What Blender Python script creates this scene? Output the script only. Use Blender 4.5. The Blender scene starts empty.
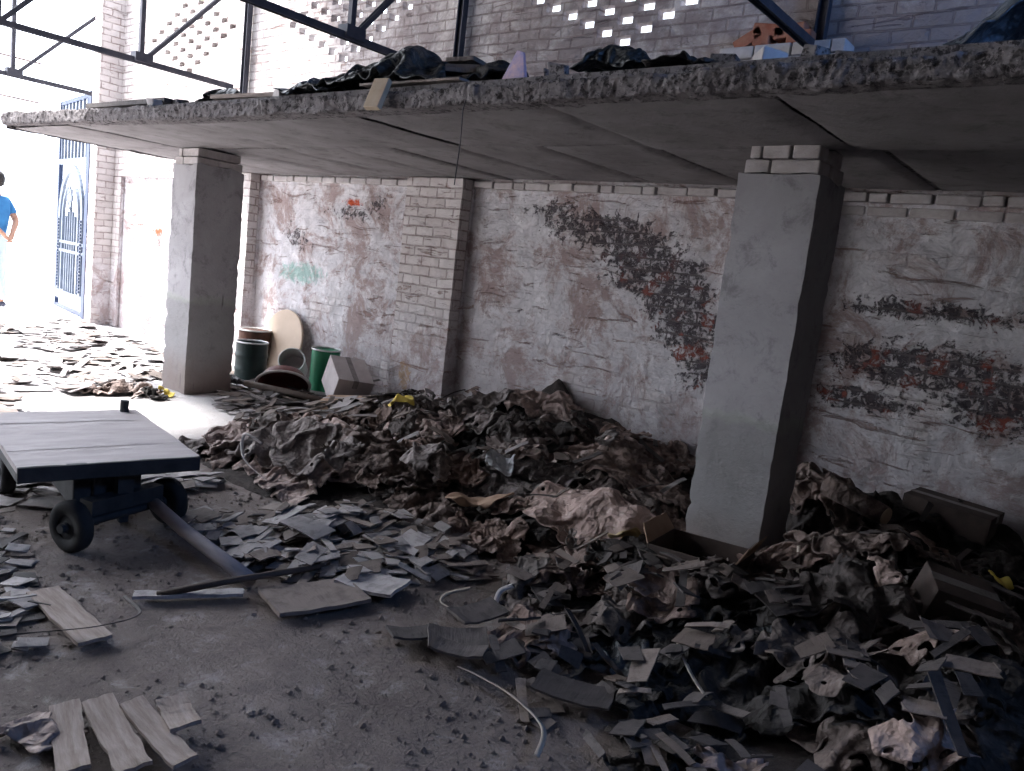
import bpy, bmesh, math, random
import numpy as np
from mathutils import Vector, Matrix, noise
R_ = random.Random(11)
SC = bpy.context.scene
COL = SC.collection

# ------------------------------------------------------------ camera, world, lights, exposure
FPX = 790.0
EYE = Vector((0, 0, 1.28))
RW = Matrix(((0.769, -0.180, 0.613), (0.628, 0.039, -0.777), (0.116, 0.983, 0.143)))
q = RW.to_quaternion(); q.normalize()
cam = bpy.data.cameras.new('camera')
cam.sensor_width = 36.0; cam.lens = FPX * 36.0 / 1024.0; cam.clip_start = 0.02; cam.clip_end = 300
camo = bpy.data.objects.new('camera', cam); COL.objects.link(camo)
camo.location = EYE; camo.rotation_mode = 'QUATERNION'; camo.rotation_quaternion = q
SC.camera = camo

SC.view_settings.view_transform = 'Standard'
SC.view_settings.look = 'None'
SC.view_settings.gamma = 1.0
SC.view_settings.use_curve_mapping = False
SC.view_settings.exposure = 0.18

w = bpy.data.worlds.new('sky'); SC.world = w; w.use_nodes = True
wn = w.node_tree; bg = wn.nodes['Background']
bg.inputs[0].default_value = (0.84, 0.89, 1.0, 1)
# hazy sky, much brighter low down on the sun's side (west)
_tc = wn.nodes.new('ShaderNodeTexCoord'); _dp = wn.nodes.new('ShaderNodeVectorMath'); _dp.operation = 'DOT_PRODUCT'
wn.links.new(_tc.outputs['Generated'], _dp.inputs[0]); _dp.inputs[1].default_value = Vector((-0.62, -0.1, 0.76)).normalized()
_mr = wn.nodes.new('ShaderNodeMapRange'); _mr.interpolation_type = 'SMOOTHSTEP'; wn.links.new(_dp.outputs['Value'], _mr.inputs[0])
_mr.inputs[1].default_value = 0.45; _mr.inputs[2].default_value = 1.0; _mr.inputs[3].default_value = 2.2; _mr.inputs[4].default_value = 10.0
wn.links.new(_mr.outputs[0], bg.inputs[1])


def area(name, loc, direction, sx, sy, power, color, spread=180):
    l = bpy.data.lights.new(name, 'AREA'); l.shape = 'RECTANGLE'; l.size = sx; l.size_y = sy
    l.energy = power; l.color = color; l.spread = math.radians(spread)
    o = bpy.data.objects.new(name, l); COL.objects.link(o); o.location = loc
    o.rotation_mode = 'QUATERNION'
    o.rotation_quaternion = Vector(direction).to_track_quat('-Z', 'Y')
    return o


# sunlight on the yard and the open end
sun = bpy.data.lights.new('sun', 'SUN'); sun.energy = 18.0; sun.angle = math.radians(14); sun.color = (1.0, 0.97, 0.94)
suno = bpy.data.objects.new('sun', sun); COL.objects.link(suno); suno.location = (-14, -3, 12)
suno.rotation_mode = 'QUATERNION'; suno.rotation_quaternion = Vector((0.40, 0.30, -1)).to_track_quat('-Z', 'Y')
# added blue fill lamp, set in an unseen made-up opening of the east wall
area('blue_fill_east', (2.18, 2.7, 3.3), (-1, 0.25, -0.25), 0.9, 0.7, 65, (0.18, 0.42, 1.0))

# ------------------------------------------------------------ helpers
def tag(o, label=None, cat=None, group=None, kind=None):
    if label: o['label'] = label
    if cat: o['category'] = cat
    if group: o['group'] = group
    if kind: o['kind'] = kind
    return o


def empty(name, loc=(0, 0, 0), rz=0.0):
    o = bpy.data.objects.new(name, None); COL.objects.link(o)
    o.location = loc; o.rotation_euler = (0, 0, rz); o.empty_display_size = 0.05
    return o


class MB:
    def __init__(s):
        s.v = []; s.f = []; s.m = []
    def add(s, vs, fs, mi=0):
        b = len(s.v); s.v += [tuple(p) for p in vs]
        s.f += [tuple(i + b for i in f) for f in fs]; s.m += [mi] * len(fs); return s
    def box(s, c, h, M=None, mi=0):
        vs = [Vector((x * h[0], y * h[1], z * h[2])) for x in (-1, 1) for y in (-1, 1) for z in (-1, 1)]
        if M is not None: vs = [M @ v for v in vs]
        vs = [v + Vector(c) for v in vs]
        return s.add(vs, [(0, 1, 3, 2), (4, 6, 7, 5), (0, 4, 5, 1), (2, 3, 7, 6), (0, 2, 6, 4), (1, 5, 7, 3)], mi)
    def b2(s, x0, x1, y0, y1, z0, z1, mi=0):
        return s.box(((x0 + x1) / 2, (y0 + y1) / 2, (z0 + z1) / 2), ((x1 - x0) / 2, (y1 - y0) / 2, (z1 - z0) / 2), None, mi)
    def beam(s, a, b, wx, wz, up=(0, 0, 1), mi=0):
        a = Vector(a); b = Vector(b); d = (b - a).normalized()
        u = Vector(up)
        if abs(d.dot(u)) > 0.95: u = Vector((0, 1, 0)) if abs(d.y) < 0.9 else Vector((1, 0, 0))
        sx = d.cross(u).normalized(); sz = sx.cross(d).normalized()
        M = Matrix((sx, d, sz)).transposed()
        return s.box((a + b) / 2, (wx / 2, (b - a).length / 2, wz / 2), M, mi)
    def angle(s, a, b, w=0.045, t=0.006):
        """two flanges of a steel angle"""
        a = Vector(a); b = Vector(b); d = (b - a).normalized(); ux = Vector((1, 0, 0))
        n = d.cross(ux).normalized()
        s.beam(a, b, w, t, up=n)
        s.beam(a + ux * w / 2, b + ux * w / 2, t, w, up=n)
        return s.beam(a + n * 0 - ux * w / 2, b - ux * w / 2, t, w, up=n)
    def tube(s, pts, rs, n=12, caps=True, mi=0):
        pts = [Vector(p) for p in pts]
        if not hasattr(rs, '__len__'): rs = [rs] * len(pts)
        ring0 = None; prevx = None; b0 = len(s.v); vs = []; fs = []
        for i, p in enumerate(pts):
            d = (pts[min(i + 1, len(pts) - 1)] - pts[max(i - 1, 0)]).normalized()
            if prevx is None:
                t = Vector((0, 0, 1)) if abs(d.z) < 0.9 else Vector((1, 0, 0))
                x = d.cross(t).normalized()
            else:
                x = (prevx - d * prevx.dot(d)).normalized()
            y = d.cross(x); prevx = x
            for k in range(n):
                a = 2 * math.pi * k / n
                vs.append(p + (x * math.cos(a) + y * math.sin(a)) * rs[i])
        for i in range(len(pts) - 1):
            for k in range(n):
                k2 = (k + 1) % n
                fs.append((i * n + k, i * n + k2, (i + 1) * n + k2, (i + 1) * n + k))
        if caps:
            fs.append(tuple(range(n))[::-1]); fs.append(tuple((len(pts) - 1) * n + k for k in range(n)))
        return s.add(vs, fs, mi)
    def lathe(s, prof, n=28, M=None, mi=0, closed=False):
        vs = []; fs = []
        for r, z in prof:
            for k in range(n):
                a = 2 * math.pi * k / n
                v = Vector((r * math.cos(a), r * math.sin(a), z)); vs.append(M @ v if M else v)
        m = len(prof)
        for i in range(m if closed else m - 1):
            j = (i + 1) % m
            for k in range(n):
                k2 = (k + 1) % n
                fs.append((i * n + k, i * n + k2, j * n + k2, j * n + k))
        return s.add(vs, fs, mi)
    def grid(s, fn, nu, nv, mi=0):
        vs = [fn(i / nu, j / nv) for j in range(nv + 1) for i in range(nu + 1)]
        fs = [(j * (nu + 1) + i, j * (nu + 1) + i + 1, (j + 1) * (nu + 1) + i + 1, (j + 1) * (nu + 1) + i)
              for j in range(nv) for i in range(nu)]
        return s.add(vs, fs, mi)
    def build(s, name, mats, parent=None, smooth=False, bevel=0, solid=0, sub=0, off=0):
        me = bpy.data.meshes.new(name)
        me.from_pydata(s.v, [], s.f); me.update()
        if not isinstance(mats, (list, tuple)): mats = [mats]
        for m_ in mats: me.materials.append(m_)
        if len(mats) > 1: me.polygons.foreach_set('material_index', s.m)
        if smooth: me.polygons.foreach_set('use_smooth', [True] * len(me.polygons))
        o = bpy.data.objects.new(name, me); COL.objects.link(o)
        if parent: o.parent = parent
        if bevel:
            b = o.modifiers.new('bevel', 'BEVEL'); b.width = bevel; b.segments = 2; b.limit_method = 'ANGLE'
        if sub:
            b = o.modifiers.new('sub', 'SUBSURF'); b.levels = sub; b.render_levels = sub
        if solid:
            b = o.modifiers.new('solid', 'SOLIDIFY'); b.thickness = solid; b.offset = off
        return o


def nz(x, y, z=0.0, s=1.0):
    return noise.noise(Vector((x * s, y * s, z * s)))


# ------------------------------------------------------------ materials
class NT:
    def __init__(s, name):
        s.m = bpy.data.materials.new(name); s.m.use_nodes = True
        s.t = s.m.node_tree; s.bs = s.t.nodes['Principled BSDF']
    def n(s, typ, **k):
        nd = s.t.nodes.new(typ)
        for a, b in k.items(): setattr(nd, a, b)
        return nd
    def L(s, a, b): s.t.links.new(a, b)
    def setin(s, nd, i, v):
        if isinstance(v, (int, float)): nd.inputs[i].default_value = v
        elif isinstance(v, (tuple, list)): nd.inputs[i].default_value = v
        else: s.L(v, nd.inputs[i])
    def math(s, op, a, b=0.0, clamp=False):
        nd = s.n('ShaderNodeMath', operation=op); nd.use_clamp = clamp
        s.setin(nd, 0, a); s.setin(nd, 1, b); return nd.outputs[0]
    def co(s): return s.n('ShaderNodeTexCoord').outputs['Object']
    def noise(s, vec, scale, detail=4, rough=0.6, dist=0.0):
        nd = s.n('ShaderNodeTexNoise'); s.L(vec, nd.inputs['Vector'])
        nd.inputs['Scale'].default_value = scale; nd.inputs['Detail'].default_value = detail
        nd.inputs['Roughness'].default_value = rough; nd.inputs['Distortion'].default_value = dist
        return nd.outputs[0]
    def ramp(s, f, stops, interp='LINEAR'):
        nd = s.n('ShaderNodeValToRGB'); nd.color_ramp.interpolation = interp
        while len(nd.color_ramp.elements) < len(stops): nd.color_ramp.elements.new(0.5)
        for e, (p, c) in zip(nd.color_ramp.elements, stops):
            e.position = p; e.color = (c, c, c, 1) if isinstance(c, (int, float)) else (*c, 1)
        s.L(f, nd.inputs[0]); return nd.outputs[0]
    def mix(s, f, a, b, typ='MIX'):
        nd = s.n('ShaderNodeMixRGB', blend_type=typ)
        s.setin(nd, 0, f)
        for i, v in ((1, a), (2, b)):
            s.setin(nd, i, (*v, 1) if isinstance(v, tuple) and len(v) == 3 else v)
        return nd.outputs[0]
    def ss(s, v, a, b):
        nd = s.n('ShaderNodeMapRange', interpolation_type='SMOOTHSTEP')
        s.setin(nd, 0, v); nd.inputs[1].default_value = a; nd.inputs[2].default_value = b
        return nd.outputs[0]
    def bump(s, h, strength=0.5, dist=0.02):
        nd = s.n('ShaderNodeBump'); nd.inputs['Strength'].default_value = strength
        nd.inputs['Distance'].default_value = dist; s.L(h, nd.inputs['Height'])
        s.L(nd.outputs[0], s.bs.inputs['Normal']); return nd
    def fin(s, col, rough=0.85, metal=0.0, spec=0.35):
        s.setin(s.bs, 'Base Color', (*col, 1) if isinstance(col, tuple) else col)
        s.setin(s.bs, 'Roughness', rough); s.setin(s.bs, 'Metallic', metal)
        s.bs.inputs['Specular IOR Level'].default_value = spec
        return s.m


def simple(name, a, b, scale=8, rough=0.8, bump=0.3, bscale=40, metal=0.0, dist=0.004, spec=0.35, stretch=None):
    t = NT(name); c = t.co()
    if stretch:
        mp = t.n('ShaderNodeMapping'); mp.inputs['Scale'].default_value = stretch; t.L(c, mp.inputs[0]); c = mp.outputs[0]
    f = t.ramp(t.noise(c, scale, 5, 0.65), [(0.32, 0.0), (0.7, 1.0)])
    col = t.mix(f, a, b)
    t.bump(t.noise(c, bscale, 5, 0.7), bump, dist)
    return t.fin(col, rough, metal, spec)


def wall_material(name, upper_z=1.95):
    """whitewashed brick: thick lime coats low down, bare coursed brick above the loft and on piers"""
    t = NT(name); co = t.co()
    sp = t.n('ShaderNodeSeparateXYZ'); t.L(co, sp.inputs[0])
    X, Y, Z = sp.outputs
    geo = t.n('ShaderNodeNewGeometry'); sn = t.n('ShaderNodeSeparateXYZ'); t.L(geo.outputs['Normal'], sn.inputs[0])
    side = t.math('ABSOLUTE', sn.outputs[0])
    wob = t.noise(co, 6, 3, 0.6)
    u = t.math('ADD', X, Y)
    u = t.math('ADD', u, t.math('MULTIPLY', wob, 0.035))
    v = t.math('ADD', Z, t.math('MULTIPLY', t.noise(co, 3.1, 2, 0.5), 0.03))
    cb = t.n('ShaderNodeCombineXYZ'); t.L(u, cb.inputs[0]); t.L(v, cb.inputs[1])
    br = t.n('ShaderNodeTexBrick'); t.L(cb.outputs[0], br.inputs['Vector'])
    br.inputs['Scale'].default_value = 1.0; br.inputs['Brick Width'].default_value = 0.195
    br.inputs['Row Height'].default_value = 0.078; br.inputs['Mortar Size'].default_value = 0.007
    br.inputs['Mortar Smooth'].default_value = 0.35; br.inputs['Bias'].default_value = 0.0
    br.inputs['Color1'].default_value = (0.30, 0.30, 0.30, 1); br.inputs['Color2'].default_value = (0.9, 0.9, 0.9, 1)
    mortar = br.outputs['Fac']
    # bare brick zones: above the loft, the piers and noise patches
    isup = t.ss(Z, upper_z - 0.05, upper_z + 0.05)
    pier = t.ss(Y, 4.655, 4.635)
    pierb = t.math('MULTIPLY', pier, t.ss(Z, 0.5, 1.1))
    n_big = t.noise(co, 1.7, 5, 0.62, 0.3)
    n_mid = t.noise(co, 7.5, 6, 0.7, 0.5)
    n_fine = t.noise(co, 38, 5, 0.7)
    patch = t.ss(n_big, 0.56, 0.66)
    bare = t.math('MAXIMUM', t.math('MAXIMUM', isup, pierb), t.math('MULTIPLY', patch, 0.55), True)
    # peeled dark patches with shapes of their own (x, z, rx, rz, tilt, strength)
    blobs = [(-3.05, 1.62, .55, .13, -.12, 1.0), (-2.62, 1.38, .42, .22, -.35, 1.25), (-2.33, 1.08, .26, .24, -.2, 1.0),
             (-2.2, .82, .18, .16, 0, .9), (-3.45, 1.72, .3, .10, -.1, .7), (-5.75, 1.62, .38, .10, 0, .62), (-6.55, 1.36, .3, .13, -.3, .6),
             (-5.4, 1.7, .12, .1, 0, .7), (-0.95, 1.32, .45, .06, 0, .95), (-0.9, 1.02, .5, .12, 0, 1.1),
             (-1.2, .80, .30, .07, 0, .9), (-0.45, .90, .35, .14, 0, 1.2), (0.3, 1.0, .7, .15, 0, 1.0),
             (-3.3, .85, .25, .05, 0, .45), (-9.3, 1.15, .25, .12, 0, .5), (-3.8, 1.0, .6, .05, 0, .3)]
    tot = None
    for bx, bz, rx, rz, tl, st in blobs:
        ax = t.math('SUBTRACT', X, bx)
        az = t.math('SUBTRACT', t.math('SUBTRACT', Z, bz), t.math('MULTIPLY', ax, tl))
        e = t.math('ADD', t.math('POWER', t.math('ABSOLUTE', t.math('DIVIDE', ax, rx)), 2.0),
                   t.math('POWER', t.math('ABSOLUTE', t.math('DIVIDE', az, rz)), 2.0))
        g = t.math('MULTIPLY', t.math('EXPONENT', t.math('MULTIPLY', e, -0.7)), st)
        tot = g if tot is None else t.math('MAXIMUM', tot, g)
    nbrk = t.noise(cb.outputs[0], 11, 4, 0.75, 1.0)
    peel = t.ss(t.math('ADD', t.math('MULTIPLY', tot, 0.36), t.math('MULTIPLY', t.math('ADD', t.math('MULTIPLY', nbrk, .6), t.math('MULTIPLY', t.noise(co, 21, 5, .75, .6), .4)), 1.1)), 0.73, 0.80)
    peel = t.math('MULTIPLY', peel, t.ss(tot, 0.10, 0.3))
    peel = t.math('MULTIPLY', peel, t.math('ADD', t.math('MULTIPLY', t.ss(t.math('ADD', t.noise(co, 19, 6, .78, .5), t.math('MULTIPLY', mortar, .10)), 0.45, 0.53), .9), .1))
    redn = t.math('MULTIPLY', t.ss(t.noise(cb.outputs[0], 7.0, 3, 0.5), 0.54, 0.62), t.ss(Z, 1.6, 1.15))
    # colours
    lime = t.mix(t.ramp(n_mid, [(0.3, 0.0), (0.7, 1.0)]), (0.46, 0.445, 0.47), (0.82, 0.80, 0.82))
    lime = t.mix(t.math('MULTIPLY', t.ss(t.noise(co, 2.6, 7, 0.78, .5), 0.46, 0.60), 0.85), lime, (0.33, 0.24, 0.225))
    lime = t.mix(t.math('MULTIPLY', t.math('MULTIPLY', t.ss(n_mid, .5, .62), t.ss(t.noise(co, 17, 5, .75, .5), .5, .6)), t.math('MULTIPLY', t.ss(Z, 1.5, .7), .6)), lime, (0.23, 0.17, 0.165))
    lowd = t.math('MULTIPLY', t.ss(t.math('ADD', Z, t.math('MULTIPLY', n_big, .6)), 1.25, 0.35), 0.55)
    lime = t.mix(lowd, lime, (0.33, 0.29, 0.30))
    spots = t.math('MULTIPLY', t.ss(n_fine, 0.60, 0.70), t.ss(n_mid, 0.47, 0.6))
    lime = t.mix(t.math('MULTIPLY', spots, 0.6), lime, (0.16, 0.12, 0.12))
    brickc = t.mix(t.ramp(br.outputs['Color'], [(0.3, 0.0), (0.9, 1.0)]), (0.56, 0.51, 0.50), (0.66, 0.62, 0.61))
    brickc = t.mix(t.math('MULTIPLY', t.ss(n_mid, 0.5, 0.75), 0.5), brickc, (0.36, 0.27, 0.25))
    darkm = t.mix(n_big, (0.12, 0.085, 0.08), (0.34, 0.26, 0.23))
    brickc = t.mix(t.math('MULTIPLY', t.math('MULTIPLY', mortar, t.ss(n_mid, 0.30, 0.62)), 0.72), brickc, darkm)
    col = t.mix(bare, lime, brickc)
    # horizontal rusty cracks in the lime
    sc = t.n('ShaderNodeMapping'); sc.inputs['Scale'].default_value = (1.6, 1.6, 9.0); t.L(co, sc.inputs[0])
    cr = t.ss(t.noise(sc.outputs[0], 1.6, 6, 0.72, 1.1), 0.59, 0.66)
    col = t.mix(t.math('MULTIPLY', cr, 0.65), col, (0.24, 0.13, 0.10))
    stain = t.mix(redn, t.mix(mortar, (0.045, 0.036, 0.045), (0.10, 0.085, 0.09)), (0.24, 0.055, 0.035))
    col = t.mix(t.math('MULTIPLY', peel, 0.93), col, stain)
    # one bare red brick and a faded green patch of old paint
    def ell(bx, bz, rx, rz):
        e = t.math('ADD', t.math('POWER', t.math('ABSOLUTE', t.math('DIVIDE', t.math('SUBTRACT', X, bx), rx)), 2.0),
                   t.math('POWER', t.math('ABSOLUTE', t.math('DIVIDE', t.math('SUBTRACT', Z, bz), rz)), 2.0))
        e = t.math('ADD', e, t.math('MULTIPLY', t.math('SUBTRACT', t.noise(co, 16, 6, .8, .5), 0.5), 7.0))
        return t.ss(e, 1.3, 0.2)
    col = t.mix(ell(-5.74, 1.715, .13, .035), col, (0.50, 0.08, 0.03))
    col = t.mix(ell(-9.25, 1.24, .12, .05), col, (0.50, 0.10, 0.05))
    col = t.mix(t.math('MULTIPLY', ell(-6.42, 1.02, .33, .10), 0.55), col, (0.16, 0.42, 0.36))
    col = t.mix(t.math('MULTIPLY', ell(-4.72, .32, .07, .11), 0.6), col, (0.42, 0.24, 0.08))
    gr = t.math('MULTIPLY', t.ss(t.math('ADD', t.noise(co, 1.6, 7, .75, .5), t.math('MULTIPLY', X, .03)), .26, .48), isup)
    col = t.mix(t.math('MULTIPLY', gr, .78), col, (0.21, 0.165, 0.16))
    # heights
    h = t.math('MULTIPLY', t.math('SUBTRACT', 1.0, mortar), t.math('ADD', t.math('MULTIPLY', bare, 0.9), 0.05))
    h = t.math('ADD', h, t.math('MULTIPLY', n_mid, 1.3))
    h = t.math('ADD', h, t.math('MULTIPLY', t.noise(co, 3.4, 3, .5, .8), 2.2))
    h = t.math('ADD', h, t.math('MULTIPLY', n_fine, 0.25))
    h = t.math('SUBTRACT', h, t.math('MULTIPLY', peel, 0.5))
    h = t.math('SUBTRACT', h, t.math('MULTIPLY', cr, 0.4))
    t.bump(h, 0.9, 0.02)
    return t.fin(col, 0.92, 0, 0.2)


def concrete(name, a, b, stain=None, seams=False):
    t = NT(name); c = t.co()
    f = t.ramp(t.noise(c, 2.3, 6, 0.65, 0.4), [(0.3, 0.0), (0.7, 1.0)])
    col = t.mix(f, a, b)
    col = t.mix(t.math('MULTIPLY', t.ss(t.noise(c, 7, 7, 0.78, .4), 0.5, 0.68), 0.55), col, tuple(x * 0.45 for x in a))
    if stain:
        sp = t.n('ShaderNodeSeparateXYZ'); t.L(c, sp.inputs[0])
        zz = t.math('ADD', sp.outputs[2], t.math('MULTIPLY', t.noise(c, 4, 4, 0.6), 0.25))
        band = t.math('MULTIPLY', t.ss(zz, 0.93, 0.89), 0.5)
        col = t.mix(band, col, stain)
        edge = t.math('MULTIPLY', t.math('MULTIPLY', t.ss(zz, 0.86, 0.90), t.ss(zz, 0.95, 0.91)), 0.45)
        col = t.mix(edge, col, (0.36, 0.38, 0.34))
        low = t.math('MULTIPLY', t.ss(zz, 0.55, 0.2), 0.55)
        col = t.mix(low, col, (0.22, 0.15, 0.12))
        # short dark drips and scratches
        sm = t.n('ShaderNodeMapping'); sm.inputs['Scale'].default_value = (30, 30, 3.0); t.L(c, sm.inputs[0])
        dr = t.math('MULTIPLY', t.ss(t.noise(sm.outputs[0], 1.0, 2, 0.5), 0.70, 0.75), t.ss(t.noise(c, 3.3, 2, .5), 0.5, 0.6))
        col = t.mix(t.math('MULTIPLY', dr, 0.6), col, (0.06, 0.05, 0.05))
    h = t.math('ADD', t.noise(c, 14, 6, 0.7), t.math('MULTIPLY', t.noise(c, 70, 4, 0.7), 0.4))
    t.bump(h, 0.55, 0.012)
    return t.fin(col, 0.88, 0, 0.25)


def cloth_material(name, base, dark, pale, dust=0.35, rough=0.85):
    t = NT(name); c = t.co()
    info = t.n('ShaderNodeObjectInfo')
    r = info.outputs['Random']
    f = t.ramp(t.noise(c, 5.5, 6, 0.7, 0.6), [(0.3, 0.0), (0.72, 1.0)])
    col = t.mix(f, base, dark)
    col = t.mix(t.math('MULTIPLY', t.ss(t.noise(c, 12, 5, 0.7), 0.5, 0.72), dust), col, pale)
    hs = t.n('ShaderNodeHueSaturation'); t.L(col, hs.inputs['Color'])
    t.L(t.math('ADD', t.math('MULTIPLY', r, 0.75), 0.55), hs.inputs['Value'])
    t.L(t.math('ADD', t.math('MULTIPLY', r, 0.6), 0.5), hs.inputs['Saturation'])
    wv = t.n('ShaderNodeVectorMath', operation='ADD'); nn = t.n('ShaderNodeTexNoise'); nn.inputs['Scale'].default_value = 6; t.L(c, nn.inputs['Vector'])
    sc_ = t.n('ShaderNodeVectorMath', operation='SCALE'); t.L(nn.outputs['Color'], sc_.inputs[0]); sc_.inputs['Scale'].default_value = 0.12
    t.L(c, wv.inputs[0]); t.L(sc_.outputs[0], wv.inputs[1])
    h = None
    for s_, a_ in ((9, 1.0), (21, .5), (48, .22)):
        vo = t.n('ShaderNodeTexVoronoi'); t.L(wv.outputs[0], vo.inputs['Vector']); vo.inputs['Scale'].default_value = s_
        x_ = t.math('MULTIPLY', vo.outputs['Distance'], a_)
        h = x_ if h is None else t.math('ADD', h, x_)
    h = t.math('ADD', h, t.math('MULTIPLY', t.noise(c, 90, 3, 0.6), 0.12))
    t.bump(h, 0.8, 0.045)
    return t.fin(hs.outputs[0], rough, 0, 0.3)


def scrap_material(name, a, b):
    t = NT(name); c = t.co()
    info = t.n('ShaderNodeObjectInfo')
    col = t.mix(info.outputs['Random'], a, b)
    col = t.mix(t.math('MULTIPLY', t.ss(t.noise(c, 16, 5, 0.7), 0.45, 0.7), 0.55), col, tuple(x * 0.45 for x in a))
    mp = t.n('ShaderNodeMapping'); mp.inputs['Scale'].default_value = (60, 4, 4); t.L(c, mp.inputs[0])
    h = t.math('ADD', t.noise(c, 22, 5, 0.7), t.math('MULTIPLY', t.noise(mp.outputs[0], 2, 2), 0.5))
    t.bump(h, 0.5, 0.008)
    return t.fin(col, 0.75, 0, 0.35)


def floor_material():
    t = NT('dirt_floor'); c = t.co()
    n1 = t.noise(c, 1.3, 6, 0.62, 0.4); n2 = t.noise(c, 8, 7, 0.7, 0.3); n3 = t.noise(c, 60, 5, 0.75); n4 = t.noise(c, 170, 3, .7)
    col = t.mix(t.ramp(n1, [(0.32, 0.0), (0.68, 1.0)]), (0.115, 0.090, 0.080), (0.205, 0.168, 0.152))
    col = t.mix(t.math('MULTIPLY', t.ss(n2, 0.48, 0.66), 0.6), col, (0.12, 0.095, 0.09))
    col = t.mix(t.math('MULTIPLY', t.ss(n2, 0.46, 0.30), 0.45), col, (0.33, 0.31, 0.31))
    col = t.mix(t.math('MULTIPLY', t.ss(n3, 0.56, 0.68), 0.6), col, (0.07, 0.055, 0.05))
    col = t.mix(t.math('MULTIPLY', t.ss(n4, 0.64, 0.72), 0.45), col, (0.50, 0.46, 0.44))
    sp = t.n('ShaderNodeSeparateXYZ'); t.L(c, sp.inputs[0])
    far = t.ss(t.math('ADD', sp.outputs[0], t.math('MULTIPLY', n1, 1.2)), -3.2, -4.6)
    col = t.mix(t.math('MULTIPLY', far, 0.8), col, (0.50, 0.48, 0.48))  # paler floor towards the far left stands in for daylight and its bounce
    h = t.math('ADD', t.math('MULTIPLY', n2, 1.0), t.math('ADD', t.math('MULTIPLY', n3, 0.45), t.math('MULTIPLY', n4, 0.15)))
    t.bump(h, 1.0, 0.022)
    return t.fin(col, t.math('SUBTRACT', 0.85, t.math('MULTIPLY', t.ss(n2, 0.5, 0.35), 0.25)), 0, 0.4)


M = {}
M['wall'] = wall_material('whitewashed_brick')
M['loose_brick'] = simple('limed_brick', (0.42, 0.38, 0.37), (0.60, 0.57, 0.57), 9, 0.9, 0.7, 50, dist=0.008)
M['red_brick'] = simple('red_brick', (0.30, 0.09, 0.05), (0.42, 0.20, 0.13), 9, 0.9, 0.7, 50, dist=0.008)
M['pillar'] = concrete('plastered_concrete', (0.30, 0.29, 0.30), (0.42, 0.41, 0.43), (0.20, 0.20, 0.20))
M['slab'] = concrete('slab_concrete', (0.17, 0.155, 0.16), (0.28, 0.265, 0.27))
def edge_material():
    t = NT('crumbling_edge'); c = t.co()
    n1 = t.noise(c, 5, 6, .7, .3); n2 = t.noise(c, 28, 5, .75, .3); n3 = t.noise(c, 90, 4, .7)
    col = t.mix(t.ramp(n1, [(.3, 0.), (.7, 1.)]), (0.15, 0.135, 0.14), (0.30, 0.28, 0.285))
    col = t.mix(t.math('MULTIPLY', t.ss(n2, .50, .60), .85), col, (0.035, 0.03, 0.032))
    col = t.mix(t.math('MULTIPLY', t.ss(n3, .60, .68), .6), col, (0.42, 0.40, 0.40))
    t.bump(t.math('ADD', n2, t.math('MULTIPLY', n3, .5)), 1.0, .02)
    return t.fin(col, .92, 0, .2)
M['slab_edge'] = edge_material()
M['roof'] = simple('old_roof_sheet', (0.10, 0.09, 0.09), (0.18, 0.16, 0.16), 3)
M['plainwall'] = simple('dark_plaster', (0.06, 0.055, 0.055), (0.12, 0.11, 0.11), 2, 0.9, 0.5, 20)  # unseen walls kept dark to cut bounced light
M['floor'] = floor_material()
M['yard'] = simple('bleached_yard', (0.62, 0.60, 0.58), (0.75, 0.73, 0.71), 2, 0.9, 0.4, 20)
M['steel'] = simple('dark_painted_steel', (0.035, 0.04, 0.055), (0.08, 0.075, 0.09), 9, 0.6, 0.3, 60, 0.3)
M['rusty_post'] = simple('rusty_post', (0.13, 0.10, 0.10), (0.24, 0.17, 0.15), 9, 0.8, 0.4, 60)
M['gate_blue'] = simple('gate_blue_paint', (0.012, 0.022, 0.06), (0.03, 0.05, 0.11), 6, 0.5, 0.2, 60, 0.1)
M['gate_white'] = simple('gate_silver_paint', (0.07, 0.09, 0.13), (0.14, 0.165, 0.21), 8, 0.5, 0.2, 60, 0.1)
M['sack'] = cloth_material('brown_sack_cloth', (0.20, 0.140, 0.118), (0.055, 0.040, 0.036), (0.42, 0.34, 0.31), .45)
M['sack_pale'] = cloth_material('pale_sack_cloth', (0.38, 0.29, 0.26), (0.14, 0.105, 0.095), (0.60, 0.50, 0.47), 0.5)  # pale sacks, lightened further to put highlights into the colour
M['sack_dark'] = cloth_material('dark_sack_cloth', (0.05, 0.041, 0.038), (0.020, 0.018, 0.018), (0.15, 0.125, 0.115), 0.3)  # darkened sack cloth; shade of the right heap put into its colour
M['tarp'] = cloth_material('black_tarpaulin', (0.040, 0.044, 0.046), (0.018, 0.020, 0.022), (0.17, 0.18, 0.18), 0.5, 0.42)
M['polysheet'] = cloth_material('clear_dusty_polythene', (0.10, 0.12, 0.14), (0.06, 0.07, 0.09), (0.32, 0.36, 0.40), 0.4, 0.35)
M['white_poly'] = cloth_material('white_wrapper', (0.62, 0.64, 0.68), (0.42, 0.44, 0.48), (0.8, 0.8, 0.8))
M['heap'] = simple('rubbish_matrix', (0.025, 0.02, 0.018), (0.07, 0.055, 0.05), 14, 0.95, 1.0, 45, dist=0.03)  # near-black filler below the sacks
M['scrap'] = scrap_material('grey_cardboard_scrap', (0.21, 0.19, 0.188), (0.40, 0.37, 0.365))
M['scrap_brown'] = scrap_material('brown_cardboard_scrap', (0.11, 0.085, 0.073), (0.22, 0.18, 0.16))
M['scrap_dark'] = scrap_material('dark_cardboard_scrap', (0.04, 0.034, 0.034), (0.095, 0.08, 0.076))  # dark plates, and right-hand litter with its shade put into the colour
M['carton'] = simple('brown_carton', (0.30, 0.20, 0.14), (0.42, 0.30, 0.22), 7, 0.85, 0.3, 60)
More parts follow.
